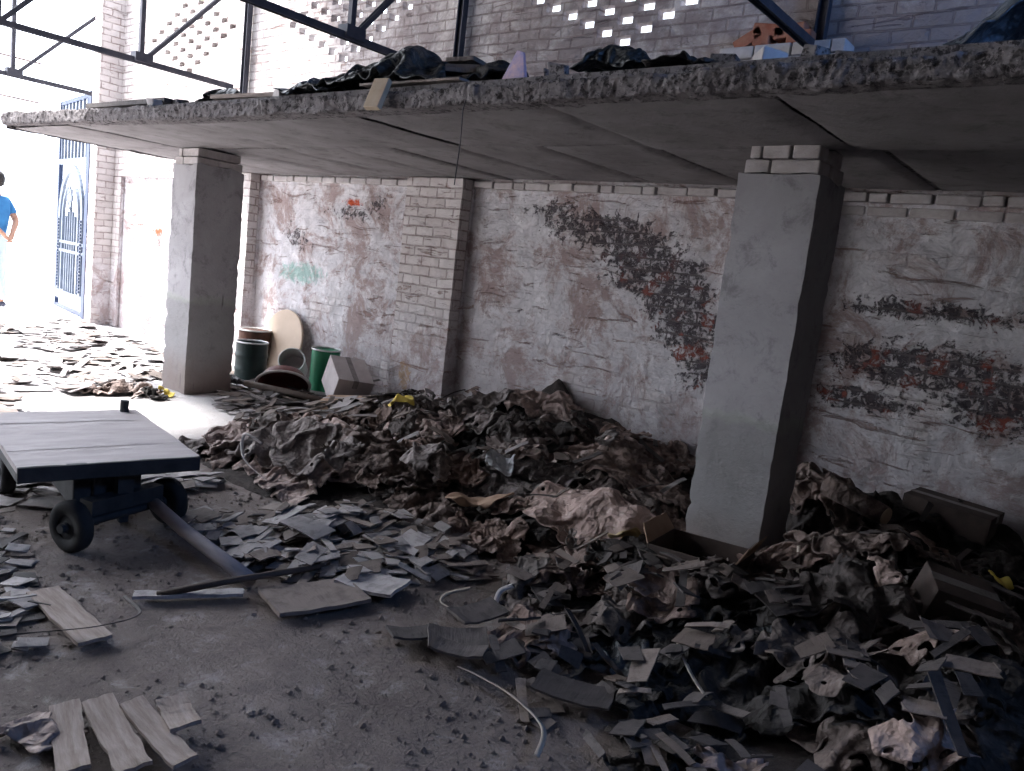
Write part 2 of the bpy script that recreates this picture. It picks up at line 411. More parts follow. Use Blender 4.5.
M['carton_dark'] = simple('dark_carton', (0.05, 0.038, 0.034), (0.10, 0.075, 0.065), 7, 0.85, 0.3, 60)
M['carton_grey'] = simple('grey_carton', (0.44, 0.40, 0.40), (0.58, 0.53, 0.53), 7, 0.85, 0.3, 60)
M['board'] = simple('grey_trolley_board', (0.33, 0.295, 0.295), (0.45, 0.41, 0.41), 3, 0.8, 0.35, 60, stretch=(1, 6, 6))
M['wood'] = simple('weathered_wood', (0.20, 0.155, 0.13), (0.36, 0.30, 0.27), 5, 0.85, 0.6, 30, stretch=(1.5, 14, 14))
M['wood_pale'] = simple('cut_wood', (0.42, 0.32, 0.22), (0.52, 0.42, 0.31), 8, 0.85, 0.4, 40)
M['rubber'] = simple('black_rubber', (0.012, 0.012, 0.014), (0.03, 0.03, 0.032), 9, 0.85, 0.3, 60)
M['darksteel'] = simple('oily_dark_steel', (0.02, 0.022, 0.026), (0.05, 0.05, 0.055), 9, 0.7, 0.3, 60, 0.2)
M['drum_dark'] = simple('dark_green_drum', (0.003, 0.014, 0.013), (0.010, 0.026, 0.024), 6, 0.5, 0.2, 30)
M['drum_rust'] = simple('rusty_drum', (0.022, 0.014, 0.012), (0.09, 0.035, 0.02), 9, 0.8, 0.4, 40)
M['can_green'] = simple('green_can', (0.01, 0.15, 0.07), (0.02, 0.21, 0.10), 5, 0.45, 0.15, 30)
M['tin_rim'] = simple('dull_tin', (0.42, 0.42, 0.42), (0.6, 0.6, 0.6), 9, 0.5, 0.2, 60, 0.3)
M['disc'] = simple('cream_board', (0.46, 0.36, 0.28), (0.54, 0.43, 0.34), 3, 0.8, 0.2, 40)
M['pvc'] = simple('dirty_white_tube', (0.45, 0.43, 0.43), (0.6, 0.57, 0.56), 4, 0.6, 0.2, 40)
M['maroon'] = simple('maroon_basin', (0.09, 0.02, 0.02), (0.14, 0.04, 0.035), 6, 0.5, 0.3, 30)
M['strap'] = simple('pale_plastic_strap', (0.36, 0.30, 0.24), (0.48, 0.42, 0.36), 12, 0.6, 0.2, 50)
M['bone'] = simple('off_white_plastic', (0.50, 0.46, 0.44), (0.64, 0.60, 0.58), 12, 0.6, 0.2, 50)
M['yellow'] = simple('yellow_wrapper', (0.62, 0.46, 0.06), (0.72, 0.58, 0.16), 12, 0.6, 0.3, 50)
M['packet'] = simple('printed_packet', (0.62, 0.42, 0.45), (0.22, 0.24, 0.5), 26, 0.6, 0.2, 50)
M['skin'] = simple('skin', (0.36, 0.19, 0.13), (0.40, 0.22, 0.15), 5, 0.6, 0.1, 40)
M['hair'] = simple('black_hair', (0.012, 0.010, 0.010), (0.03, 0.026, 0.024), 20, 0.7, 0.4, 90)
M['shirt'] = simple('blue_shirt', (0.02, 0.12, 0.30), (0.04, 0.20, 0.42), 5, 0.85, 0.3, 30)
M['jeans'] = simple('pale_jeans', (0.36, 0.44, 0.52), (0.50, 0.58, 0.66), 6, 0.85, 0.3, 40)
M['shoe'] = simple('dark_shoe', (0.03, 0.035, 0.06), (0.06, 0.06, 0.09), 6, 0.6, 0.2, 40)

for _k in ('sack', 'sack_pale', 'sack_dark'): M[_k]['tone'] = _k

# ------------------------------------------------------------ setting: floor, walls, roof
YW = 4.68       # face of the back wall
ZS = 1.935      # underside of the loft slab


def ground_z(x, y):
    return 0.018 * nz(x, y, 0, 0.9) + 0.012 * nz(x, y, 3, 3.1) + 0.005 * nz(x, y, 7, 11)


mb = MB()
nx_, ny_ = 330, 230
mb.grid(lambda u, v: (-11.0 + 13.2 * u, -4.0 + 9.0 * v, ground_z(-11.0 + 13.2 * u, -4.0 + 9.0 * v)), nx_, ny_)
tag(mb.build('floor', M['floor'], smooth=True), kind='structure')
mb = MB()
mb.grid(lambda u, v: (-60 + 49.05 * u, -30 + 60 * v, 0.0 if u < 0.999 else -0.01), 20, 20)
tag(mb.build('ground', M['yard']), 'sunlit pale yard beyond the open end of the shed', 'ground', kind='structure')


def pierced_wall(mb, x0, x1, z0, z1, yf, yb, holes, shallow=()):
    allh = list(holes) + list(shallow)
    xs = sorted(set([x0, x1] + [h[0] for h in allh] + [h[1] for h in allh]))
    zs = sorted(set([z0, z1] + [h[2] for h in allh] + [h[3] for h in allh]))
    def inside(hs, a, b, c, d):
        return any(h[0] - 1e-6 <= a and b <= h[1] + 1e-6 and h[2] - 1e-6 <= c and d <= h[3] + 1e-6 for h in hs)
    for i in range(len(xs) - 1):
        for k in range(len(zs) - 1):
            a, b, c, d = xs[i], xs[i + 1], zs[k], zs[k + 1]
            if inside(allh, a, b, c, d): continue
            mb.add([(a, yf, c), (b, yf, c), (b, yf, d), (a, yf, d)], [(0, 1, 2, 3)])
            mb.add([(a, yb, c), (b, yb, c), (b, yb, d), (a, yb, d)], [(3, 2, 1, 0)])
    for hs, yy in ((holes, yb), (shallow, yf + 0.055)):
        for a, b, c, d in hs:
            mb.add([(a, yf, c), (b, yf, c), (b, yf, d), (a, yf, d), (a, yy, c), (b, yy, c), (b, yy, d), (a, yy, d)],
                   [(0, 4, 5, 1), (2, 6, 7, 3), (1, 5, 6, 2), (0, 3, 7, 4)] + ([(4, 7, 6, 5)] if hs is shallow else []))
            if hs is shallow:
                mb.add([(a, yb, c), (b, yb, c), (b, yb, d), (a, yb, d)], [(3, 2, 1, 0)])
    mb.add([(x0, yf, z1), (x1, yf, z1), (x1, yb, z1), (x0, yb, z1)], [(0, 1, 2, 3)])
    for x in (x0, x1):
        mb.add([(x, yf, z0), (x, yb, z0), (x, yb, z1), (x, yf, z1)], [(0, 1, 2, 3)])


def diamond(ax, az, rows, px=0.1545, pz=0.0705, w=0.122, h=0.088):
    """lattice of brick sized openings widening up and narrowing again"""
    out = []; N = rows
    for r in range(2 * N - 1):
        k = r if r < N else 2 * N - 2 - r
        for c in range(k + 1):
            x = ax + (2 * c - k) * px
            z = az + r * pz
            out.append((round(x - w / 2, 4), round(x + w / 2, 4), round(z - h / 2 + 0.01, 4), round(z + h / 2 - 0.012, 4)))
    return out


gA = diamond(-3.10, 2.884, 6)
gB = diamond(-6.05, 2.985, 6, 0.158, 0.072)
gC = diamond(-8.72, 3.04, 6, 0.165, 0.078, 0.12, 0.075)
mb = MB()
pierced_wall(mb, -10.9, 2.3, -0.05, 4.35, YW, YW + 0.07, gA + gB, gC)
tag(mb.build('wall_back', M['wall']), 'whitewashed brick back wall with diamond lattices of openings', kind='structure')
# brick piers of the back wall
for (xa, xb, dep, zt, nm) in ((-10.48, -10.3, .27, 4.3, 1), (-7.55, -7.16, .145, ZS - .003, 2), (-4.90, -4.28, .15, ZS - .003, 3), (-1.95, -1.58, .15, ZS - .003, 4)):
    mb = MB(); yv = YW - dep; n = 40
    def face(fn):
        mb.grid(fn, 8, n)
    j = lambda x, z: 0.006 * nz(x * 9, z * 9, nm) + 0.004 * nz(x * 30, z * 30, nm)
    face(lambda u, v: (xa + (xb - xa) * u + j(nm, v * zt) * (1 if u in (0, 1) else 0), yv + j(u, v * zt), -0.03 + (zt + 0.03) * v))
    face(lambda u, v: (xb + j(nm, v * zt) * (1 if u == 0 else .0), yv + dep * u + (j(1, v * zt) if u == 0 else 0), -0.03 + (zt + 0.03) * v))
    face(lambda u, v: (xa + j(nm, v * zt) * (1 if u == 1 else .0), YW - dep * u + (j(0, v * zt) if u == 1 else 0), -0.03 + (zt + 0.03) * v))
    tag(mb.build('trim_%d' % nm, M['wall']), kind='structure')
# recess frame on the far left bay (a lintel and sill of cement)
mb = MB(); mb.b2(-10.3, -7.55, YW - 0.05, YW - .001, 1.86, 2.6); mb.b2(-10.3, -10.12, YW - 0.05, YW - .001, 0, 1.86)
tag(mb.build('trim_5', M['wall'], bevel=0.01), kind='structure')
# loose courses of brick packed between wall and slab
mb = MB()
for r_, (z0, z1) in enumerate(((1.872, 1.93),)):
    for (xa, xb, yy) in ((-7.16, -4.90, YW - .035), (-4.28, -1.96, YW - .035), (-1.57, 1.9, YW - .035)):
        x = xa + 0.01
        while x < xb - 0.06:
            L = R_.choice([.20, .22, .22, .11, .23]); L = min(L, xb - x)
            a = R_.uniform(-.02, .02)
            mb.box((x + L / 2, yy + 0.05 + R_.uniform(-.006, .006), (z0 + z1) / 2 + R_.uniform(-.003, .003)),
                   ((L - .014) / 2, .06, (z1 - z0) / 2 - .004), Matrix.Rotation(a, 3, 'Y') @ Matrix.Rotation(a * 2, 3, 'Z'))
            x += L
    if True:
        x = -1.57
        while x < 1.8:
            L = R_.choice([.22, .23, .21])
            mb.box((x + L / 2, YW + .022, 1.832 + R_.uniform(-.003, .003)), ((L - .013) / 2, .03, .026)); x += L
tag(mb.build('trim_6', M['loose_brick'], bevel=0.008), kind='structure')
# side and rear walls behind the camera, roof; sized and darkened to limit light
mb = MB(); pierced_wall(mb, -4.3, 4.9, -0.05, 4.35, 2.2, 2.43, [(2.2, 3.2, 2.9, 3.7)])  # opening made up to hold the blue fill lamp
mb.v = [(y, x, z) for (x, y, z) in mb.v]
tag(mb.build('wall_right', M['plainwall']), kind='structure')
mb = MB(); mb.b2(-8.6, 2.2, -4.2, -4.0, -0.05, 4.3)
tag(mb.build('wall_rear', M['plainwall']), kind='structure')
mb = MB()
def roofz(y): return 4.28 + 0.02 * (y + 0)
mb.grid(lambda u, v: (-6.7 + 9.3 * u, -4.3 + 9.4 * v, roofz(0) + 0.018 * math.sin(u * 10.6 * 42)), 420, 2)
tag(mb.build('ceiling', M['roof'], smooth=True, solid=0.01), kind='structure')

# ------------------------------------------------------------ loft slab
slab = empty('loft_slab', (-3.3, 3.5, ZS))
tag(slab, 'long stained concrete loft slab with crumbling front edge resting on two pillars', 'slab')
def rel(mb, o):
    mb.v = [(x - o.location.x, y - o.location.y, z - o.location.z) for (x, y, z) in mb.v]; return mb
mb = MB()
xf = [-7.35, -6.33, -4.93, -3.25, -1.99, -1.07, 0.4, 2.15]
xr = [-7.35, -6.6, -5.72, -5.02, -4.40, -3.9, -3.34, -2.7, -2.04, -1.5, -1.0, -0.3, 0.5, 1.3, 2.15]
def plank(x0, x1, y0, y1, dz):
    g = 0.012
    n = 14
    def fn(u, v):
        x = x0 + g + (x1 - x0 - 2 * g) * u; y = y0 + g + (y1 - y0 - 2 * g) * v
        e = 0.012 if (u in (0, 1) or v in (0, 1)) else 0
        return (x, y, ZS + dz + e + 0.006 * nz(x, y, 5, 3.0) + 0.003 * nz(x, y, 9, 12))
    mb.grid(fn, n, n)
for i in range(len(xf) - 1): plank(xf[i], xf[i + 1], 2.50, 3.42, R_.uniform(-.004, .008) - (.02 if i >= 4 else 0.0))
for i in range(len(xr) - 1): plank(xr[i], xr[i + 1], 3.42, YW + .01, R_.uniform(0.0, .012))
rel(mb, slab).build('soffit', M['slab'], slab, smooth=True)
mb = MB(); mb.b2(-7.36, 2.15, 2.5, YW + .0, ZS + .022, ZS + .10)
rel(mb, slab).build('deck', M['slab_edge'], slab)
mb = MB()
NU, NV = 1300, 18
def edge(u, v):
    x = -7.40 + 9.5 * u
    th = 0.072 + 0.02 * max(0, (-3 - x) / 4.4)
    lift = 0.035 * max(0, (-4.5 - x) / 2.9)
    a = v * 3.0
    if a < 1: y, z = 2.56 - 0.13 * a, 0.0
    elif a < 2: y, z = 2.43, (a - 1) * th
    else: y, z = 2.43 + 0.17 * (a - 2), th
    j = 0.018 * nz(x * 4, z * 8, 1) + 0.010 * nz(x * 16, a * 2, 5) + 0.009 * nz(x * 45, a * 6, 8) + 0.006 * nz(x * 90, a * 9, 2) + (.02 * max(0, nz(x * 7, a * 1.2, 21) - .25))
    k = 0.014 * nz(x * 4, 8, a) + 0.009 * nz(x * 23, a * 2, 3)
    s = 1.0 if 0.2 < a < 2.9 else 0.0
    return (x, y + j * s, ZS - 0.01 + lift + z + k * (1 if a > 0.6 else 0.3))
mb.grid(edge, NU, NV)
rel(mb, slab).build('broken_edge', M['slab_edge'], slab, smooth=True)
# far end of the slab
mb = MB()
mb.grid(lambda u, v: (-7.36 + 0.012 * nz(u * 30, v * 4, 2), 2.45 + 2.23 * u, ZS - .005 + 0.105 * v + 0.008 * nz(u * 22, v * 3, 7)), 160, 5)
rel(mb, slab).build('end_face', M['slab_edge'], slab, smooth=True)

# ------------------------------------------------------------ pillars
def pillar(x0, x1, y0, y1, label, notch):
    o = empty('concrete_pillar', ((x0 + x1) / 2, (y0 + y1) / 2, -0.02)); tag(o, label, 'pillar')
    mb = MB(); n = 70; zt = ZS - 0.135
    per = []
    m = 10
    for k in range(m): per.append((x0 + (x1 - x0) * k / m, y0))
    for k in range(m): per.append((x1, y0 + (y1 - y0) * k / m))
    for k in range(m): per.append((x1 - (x1 - x0) * k / m, y1))
    for k in range(m): per.append((x0, y1 - (y1 - y0) * k / m))
    vs = []; fs = []
    for i in range(n + 1):
        z = -0.02 + (zt + 0.02) * i / n
        for k, (x, y) in enumerate(per):
            corner = k % m == 0
            a = 0.003 * nz(x * 4, y * 4, z * 4) + 0.0015 * nz(x * 20, y * 20, z * 20)
            if corner:
                c = 0.014 * max(0, nz(z * 9, k, notch)) + 0.006 * max(0, nz(z * 40, k, notch)) + (0.02 * max(0, nz(z * 16, k, 3)) if z < 0.75 else 0)
            else: c = 0
            dx = (x - o.location.x); dy = (y - o.location.y)
            sx = (1 if dx > 0 else -1); sy = (1 if dy > 0 else -1)
            top = 0.02 * nz(x * 12, y * 12, 4) if i == n else 0
            vs.append((dx + a * (abs(dx) > .17) - sx * c, dy + a * (abs(dy) > .17) - sy * c, z + 0.02 + top))
    P = len(per)
    for i in range(n):
        for k in range(P):
            fs.append((i * P + k, i * P + (k + 1) % P, (i + 1) * P + (k + 1) % P, (i + 1) * P + k))
    fs.append(tuple(n * P + k for k in range(P)))
    mb.add(vs, fs)
    c = mb.build('shaft', M['pillar'], o, smooth=True)
    c.modifiers.new('es', 'EDGE_SPLIT').split_angle = math.radians(40)
    mb = MB(); zz = zt + 0.02
    for r_ in range(2):
        z0 = zt - 0.006 + r_ * 0.068; ins = .012 + .012 * r_
        w = (x1 - x0) - 2 * ins
        offs = (0.36, 1.0) if r_ == 0 else (0.18, .60, 1.0)
        s = 0
        for e in offs:
            mb.box(((x0 + ins + w * (s + e) / 2) - o.location.x, R_.uniform(-.006, .006) - 0.085, z0 + 0.034 + .02),
                   (w * (e - s) / 2 - .004, (y1 - y0) / 2 - ins - .085, .031), Matrix.Rotation(R_.uniform(-.02, .02), 3, 'Z'))
            s = e
        mb.box((0, 0.085, z0 + .054), (w / 2, (y1 - y0) / 2 - ins - .085, .031))
    mb.build('capping_bricks', M['loose_brick'], o, bevel=0.007)
    return o
pillar(-6.225, -5.865, 3.25, 3.66, 'grey plastered concrete pillar near the dark drums, left under the slab', 1)
pillar(-1.48, -1.133, 3.25, 3.58, 'grey plastered concrete pillar rising from the sack heap, nearest on the right', 5)

# ------------------------------------------------------------ steel trusses
def truss(x, label, zc, diag=True):
    o = empty('roof_truss', (x, 4.6, zc)); tag(o, label, 'truss', 'steel roof trusses')
    zt = 3.95
    def P(y, z): return (0, y - 4.6, z - zc)
    MB().angle(P(4.50, zc), P(-3.9, zc)).build('bottom_chord', M['steel'], o)
    MB().angle(P(4.66, zt), P(-3.9, zt)).build('top_chord', M['steel'], o)
    y = 3.58; first = True
    while y > -3.6:
        MB().beam(P(y, zc + .02), P(y, zt), .04, .04).build('web_post', M['steel'], o)
        MB().angle(P(y + .03, zc + .02), P(y + 1.08, zt - .03), .035).build('diagonal_brace', M['steel'], o)
        y -= 1.15
    MB().b2(-.05, .05, 3.58 - 4.6 - .07, 3.58 - 4.6 + .09, -.01, .07).build('gusset_plate', M['steel'], o)
    c = MB(); c.angle((0, .03, 1.95 - zc + .09), (0, .03, 4.15 - zc), .055)
    c.build('wall_post', M['rusty_post'] if x < -9 else M['steel'], o)
    return o
truss(-10.6, 'dark steel roof truss at the far left against the bright sky', 2.82)
truss(-7.54, 'dark steel roof truss ending left of the black tarpaulin', 2.76)
truss(-4.57, 'dark steel roof truss whose braces meet above the black tarpaulin', 2.71)
truss(-1.75, 'dark steel roof truss ending over the red brick lump, top right', 2.70)

# ------------------------------------------------------------ height field that everything settles on
HX0, HY0, HC = -6.6, 0.4, 0.02
HNX, HNY = int(8.0 / HC), int((YW - HY0) / HC) + 2
gx = HX0 + HC * np.arange(HNX); gy = HY0 + HC * np.arange(HNY)
GX, GY = np.meshgrid(gx, gy, indexing='ij')


def bumpf(cx, cy, rx, ry, h, rot=0.0, p=1.0):
    c, s = math.cos(rot), math.sin(rot)
    dx = GX - cx; dy = GY - cy
    a = (dx * c + dy * s) / rx; b = (-dx * s + dy * c) / ry
    return h * np.exp(-(a * a + b * b) ** p)


def fbm_grid(scale, seed):
    out = np.zeros((HNX // 4 + 2, HNY // 4 + 2))
    for i in range(out.shape[0]):
        for j in range(out.shape[1]):
            x = HX0 + i * 4 * HC; y = HY0 + j * 4 * HC
            out[i, j] = noise.fractal(Vector((x * scale, y * scale, seed)), 0.8, 2.0, 3)
    # bilinear upsample
    ii = np.arange(HNX) / 4; jj = np.arange(HNY) / 4
    i0 = ii.astype(int); j0 = jj.astype(int); fi = (ii - i0)[:, None]; fj = (jj - j0)[None, :]
    a = out[np.ix_(i0, j0)]; b = out[np.ix_(i0 + 1, j0)]; c = out[np.ix_(i0, j0 + 1)]; d = out[np.ix_(i0 + 1, j0 + 1)]
    return a * (1 - fi) * (1 - fj) + b * fi * (1 - fj) + c * (1 - fi) * fj + d * fi * fj


HT = np.maximum.reduce([
    bumpf(-3.15, 4.75, 0.65, 0.8, 0.42), bumpf(-4.2, 4.5, 0.85, 0.75, 0.13), bumpf(-3.6, 3.9, 0.8, 0.6, 0.2),
    bumpf(-2.3, 4.5, 0.65, 0.9, 0.26), bumpf(-2.5, 3.7, 0.65, 0.5, 0.22), bumpf(-3.3, 2.95, 0.75, 0.42, 0.17, 0.25),
    bumpf(-3.9, 2.85, 0.5, 0.28, 0.07), bumpf(-1.95, 3.25, 0.42, 0.33, 0.17), bumpf(-4.9, 4.1, 0.7, 0.35, 0.06),
    bumpf(-0.75, 4.35, 0.75, 0.6, 0.30), bumpf(-1.15, 4.1, 0.3, 0.3, 0.34), bumpf(-0.5, 3.3, 0.7, 0.8, 0.24), bumpf(0.5, 3.6, 0.9, 1.2, 0.33),
    bumpf(-0.75, 2.7, 0.45, 0.40, 0.15), bumpf(-0.1, 2.3, 0.5, 0.5, 0.2), bumpf(-1.35, 2.75, 0.35, 0.28, 0.08)])
HT = np.where(HT < 0.02, 0, HT) * (1 + 0.5 * fbm_grid(2.3, 4.0)) + np.where(HT > 0.03, 0.02, 0) * fbm_grid(9.0, 1.0)
HT = np.maximum(HT, 0)


def hz(x, y):
    i = np.clip(((x - HX0) / HC), 0, HNX - 1.01); j = np.clip(((y - HY0) / HC), 0, HNY - 1.01)
    i0 = i.astype(int); j0 = j.astype(int); fi = i - i0; fj = j - j0
    return (HT[i0, j0] * (1 - fi) * (1 - fj) + HT[i0 + 1, j0] * fi * (1 - fj) + HT[i0, j0 + 1] * (1 - fi) * fj + HT[i0 + 1, j0 + 1] * fi * fj)


def hz1(x, y):
    if not (HX0 < x < gx[-1] - HC and HY0 < y < gy[-1] - HC): return 0.0
    return float(hz(np.array([x]), np.array([y]))[0])


def raise_field(x, y, z, r=1):
    i = np.clip(np.rint((x - HX0) / HC).astype(int), r, HNX - 1 - r); j = np.clip(np.rint((y - HY0) / HC).astype(int), r, HNY - 1 - r)
    for a in range(-r, r + 1):
        for b in range(-r, r + 1):
            np.maximum.at(HT, (i + a, j + b), z - 0.004 * (abs(a) + abs(b)))


# rubbish matrix under the sacks
st_ = 2
mb = MB()
idx = {}
for i in range(0, HNX, st_):
    for j in range(0, HNY, st_):
        x, y = gx[i], min(gy[j], YW - .005)
        z = HT[i, j] - 0.012 + 0.014 * nz(x, y, 1, 17)
        if HT[i, j] < 0.012: z = -0.04
        idx[i, j] = len(mb.v); mb.v.append((x, y, z))
for i in range(0, HNX - st_, st_):
    for j in range(0, HNY - st_, st_):
        f = (idx.get((i, j)), idx.get((i + st_, j)), idx.get((i + st_, j + st_)), idx.get((i, j + st_)))
        if None in f: continue
        if max(mb.v[k][2] for k in f) > -0.03: mb.f.append(f); mb.m.append(0)
tag(mb.build('rubbish', M['heap'], smooth=True), 'fine dark rubbish packed beneath the heaped sacks', 'rubbish', kind='stuff')

PILL = [(-6.225, -5.865, 3.25, 3.60), (-1.48, -1.133, 3.25, 3.58)]


# ------------------------------------------------------------ sacks: cloth settled on the heap
def settle(cx, cy, rot, L, W, squeeze, amp, seed, nx=26, steps=70, lift=0.05, peak=None, crease=0.035):
    rs = np.random.RandomState(seed)
    ny = max(8, int(nx * W / L)); dx = L / nx
    u = np.linspace(-.5, .5, nx + 1); v = np.linspace(-.5, .5, ny + 1)
    U, V = np.meshgrid(u, v, indexing='ij')
    X = U * L * squeeze; Y = V * W * squeeze
    warp = np.array([[noise.noise(Vector((a * 3.1, b * 3.1, seed))) for b in v] for a in u])
    warp2 = np.array([[noise.noise(Vector((a * 2.7, b * 2.7, seed + 50))) for b in v] for a in u])
    X += warp * 0.10 * L; Y += warp2 * 0.14 * W
    ang = rs.uniform(0, 3.14)
    k = U * math.cos(ang) * L + V * math.sin(ang) * W
    k2 = -U * math.sin(ang) * L + V * math.cos(ang) * W
    Z = amp * (0.5 * np.sin(k * rs.uniform(24, 38) + warp * 7 + rs.uniform(0, 6)) + 0.7 * np.sin(k2 * rs.uniform(12, 22) + warp2 * 6) + 1.6 * warp)
    c, s = math.cos(rot), math.sin(rot)
    P = np.stack([cx + X * c - Y * s, cy + X * s + Y * c, Z], -1)
    P[..., 1] = np.minimum(P[..., 1], YW - 0.03)
    base = hz(P[..., 0], P[..., 1])
    P[..., 2] += base + lift + amp * 0.6
    if peak is not None:
        pu, pv, ph, pr = peak
        P[..., 2] += ph * np.exp(-(((U - pu) / pr) ** 2 + ((V - pv) / pr) ** 2))
    prev = P.copy()
    pairs = []
    for a, b, l in (((1, 0), None, dx), ((0, 1), None, W / ny)):
        pairs.append((a, l))
    dd = math.hypot(dx, W / ny)
    cons = [((1, 0), dx, .9), ((0, 1), W / ny, .9), ((1, 1), dd, .45), ((1, -1), dd, .45), ((2, 0), 2 * dx, .10), ((0, 2), 2 * W / ny, .10), ((4, 0), 4 * dx, .012), ((0, 4), 4 * W / ny, .012)]
    for it in range(steps):
        vel = (P - prev) * 0.86; vel = np.clip(vel, -.02, .02)
        prev = P.copy()
        P = P + vel; P[..., 2] -= 0.0011
        for _ in range(3):
            for (a, b), l, kf in cons:
                if b >= 0:
                    A = P[:P.shape[0] - a or None, :P.shape[1] - b or None]; B = P[a:, b:]
                    sA = (slice(None, P.shape[0] - a), slice(None, P.shape[1] - b)); sB = (slice(a, None), slice(b, None))
                else:
                    sA = (slice(None, P.shape[0] - a), slice(-b, None)); sB = (slice(a, None), slice(None, P.shape[1] + b))
                d = P[sB] - P[sA]; ln = np.maximum(np.linalg.norm(d, axis=-1, keepdims=True), 1e-6)
                corr = d * ((ln - l) / ln) * 0.5 * kf
                P[sA] += corr; P[sB] -= corr
            g = hz(P[..., 0], P[..., 1]) + 0.006
            hit = P[..., 2] < g
            P[..., 2] = np.where(hit, g, P[..., 2])
            for q_ in (0, 1): P[..., q_] = np.where(hit, P[..., q_] * 0.25 + prev[..., q_] * 0.75, P[..., q_])
            P[..., 1] = np.minimum(P[..., 1], YW - 0.012)
            for (a0, a1, b0, b1) in PILL:
                m_ = 0.012
                ins = (P[..., 0] > a0 - m_) & (P[..., 0] < a1 + m_) & (P[..., 1] > b0 - m_) & (P[..., 1] < b1 + m_)
                if ins.any():
                    dists = np.stack([P[..., 0] - a0 + m_, a1 + m_ - P[..., 0], P[..., 1] - b0 + m_, b1 + m_ - P[..., 1]])
                    w_ = dists.argmin(0)
                    P[..., 0] = np.where(ins & (w_ == 0), a0 - m_, P[..., 0]); P[..., 0] = np.where(ins & (w_ == 1), a1 + m_, P[..., 0])
                    P[..., 1] = np.where(ins & (w_ == 2), b0 - m_, P[..., 1]); P[..., 1] = np.where(ins & (w_ == 3), b1 + m_, P[..., 1])
    # sharp little creases
    if crease:
        Q = P.copy()
        for i in range(P.shape[0]):
            for j in range(P.shape[1]):
                a, b = u[i] * L, v[j] * W
                r1 = abs(noise.noise(Vector((a * 9, b * 6, seed * 1.7)))); r2 = abs(noise.noise(Vector((a * 21, b * 25, seed * 2.3))))
                d_ = crease * (1.6 * (0.25 - r1) + 0.45 * (0.25 - r2))
                Q[i, j, 2] += d_ + crease * .2; Q[i, j, 0] += d_ * .5 * math.cos(seed); Q[i, j, 1] += d_ * .5 * math.sin(seed)
        Q[..., 1] = np.minimum(Q[..., 1], YW - 0.006)
        P = Q
    raise_field(P[..., 0].ravel(), P[..., 1].ravel(), P[..., 2].ravel() + 0.003)
    return P


def cloth_obj(name, P, mat, ragged=0.0, seed=0, solid=0.004):
    nx, ny = P.shape[0], P.shape[1]
    c = P.reshape(-1, 3).mean(0); c[2] = P[..., 2].min()
    mb = MB(); mb.v = [tuple(p) for p in (P.reshape(-1, 3) - c)]
    for i in range(nx - 1):
        for j in range(ny - 1):
            if ragged and (i < 2 or j < 2 or i > nx - 4 or j > ny - 4):
                if nz(i * .45, j * .45, seed) > 0.22 - ragged * .3: continue
            mb.f.append((i * ny + j, (i + 1) * ny + j, (i + 1) * ny + j + 1, i * ny + j + 1)); mb.m.append(0)
    o = mb.build(name, mat, smooth=True, sub=1, solid=solid)
    o.location = c
    return o


def in_frame(p, margin=0.0):
    v = RW.transposed() @ (Vector(p) - EYE)
    if v.z >= -0.1: return None
    px = 512 + FPX * v.x / -v.z; py = 385.5 - FPX * v.y / -v.z
    if -margin < px < 1024 + margin and -margin < py < 771 + margin: return px, py, -v.z
    return None


# (x, y, rot, length, width, material, label, group, extra)
# filler sacks first (buried), then the ones one can point to
rs = random.Random(5)
fill = []
for k in range(400):
    x = rs.uniform(-4.3, -1.6); y = rs.uniform(2.5, 4.5)
    if y < 2.35 + 0.28 * max(0, x + 3.6) : continue
    if y > 4.35 and x < -3.9: continue
    if any((x - f[0]) ** 2 + (y - f[1]) ** 2 < 0.31 ** 2 for f in fill): continue
    fill.append((x, y, 'A'))
for k in range(400):
    x = rs.uniform(-1.35, 0.75); y = rs.uniform(2.25, 4.45)
    if x < -1.0 and y < 2.9 or (x < -1.0 and 3.1 < y < 3.75): continue
    if any((x - f[0]) ** 2 + (y - f[1]) ** 2 < 0.34 ** 2 for f in fill): continue
    fill.append((x, y, 'B'))
fill.sort(key=lambda f: -f[1])
for k, (x, y, z_) in enumerate(fill):
    L = rs.uniform(.7, .95); W = rs.uniform(.46, .6)
    P = settle(x, y, rs.uniform(0, 3.1), L, W, rs.uniform(.62, .74), rs.uniform(.035, .06), 100 + k, nx=40, steps=44)
    mt = rs.choice(['sack', 'sack', 'sack', 'sack_dark', 'sack_pale', 'sack_pale']) if z_ == 'A' else rs.choice(['sack_dark', 'sack_dark', 'sack', 'sack'])  # right heap draws darkened cloth to carry its shade
    o = cloth_obj('sack', P, M[mt], 0.08, k)
    if x < -3.2: lab, grp = 'crumpled brown sack in the far half of the heap between the pillars', 'sacks in the far half of the heap'
    elif z_ == 'A': lab, grp = 'crumpled dark brown sack in the heap just left of the near pillar', 'sacks in the heap left of the near pillar'
    elif y > 3.3: lab, grp = 'dark crumpled sack piled against the wall right of the near pillar', 'sacks against the wall on the right'
    else: lab, grp = 'dark crumpled sack at the front of the dark heap, lower right', 'sacks at the front of the right heap'
    tn = {'sack_pale': 'pale', 'sack': 'brown', 'sack_dark': 'sooty black'}[mt]
    if x < -3.2: lab = 'in the left half of the long heap' if y < 3.4 else 'at the back left of the long heap'
    elif z_ == 'A': lab = 'in the long heap left of the near pillar' if y < 3.5 else 'against the wall behind the long heap'
    elif y > 3.3: lab = 'piled by the wall right of the near pillar'
    else: lab = 'at the front of the dark right heap'
    tag(o, 'crumpled %s sack %s' % (tn, lab), 'sack', '%s sacks %s' % (tn, lab))

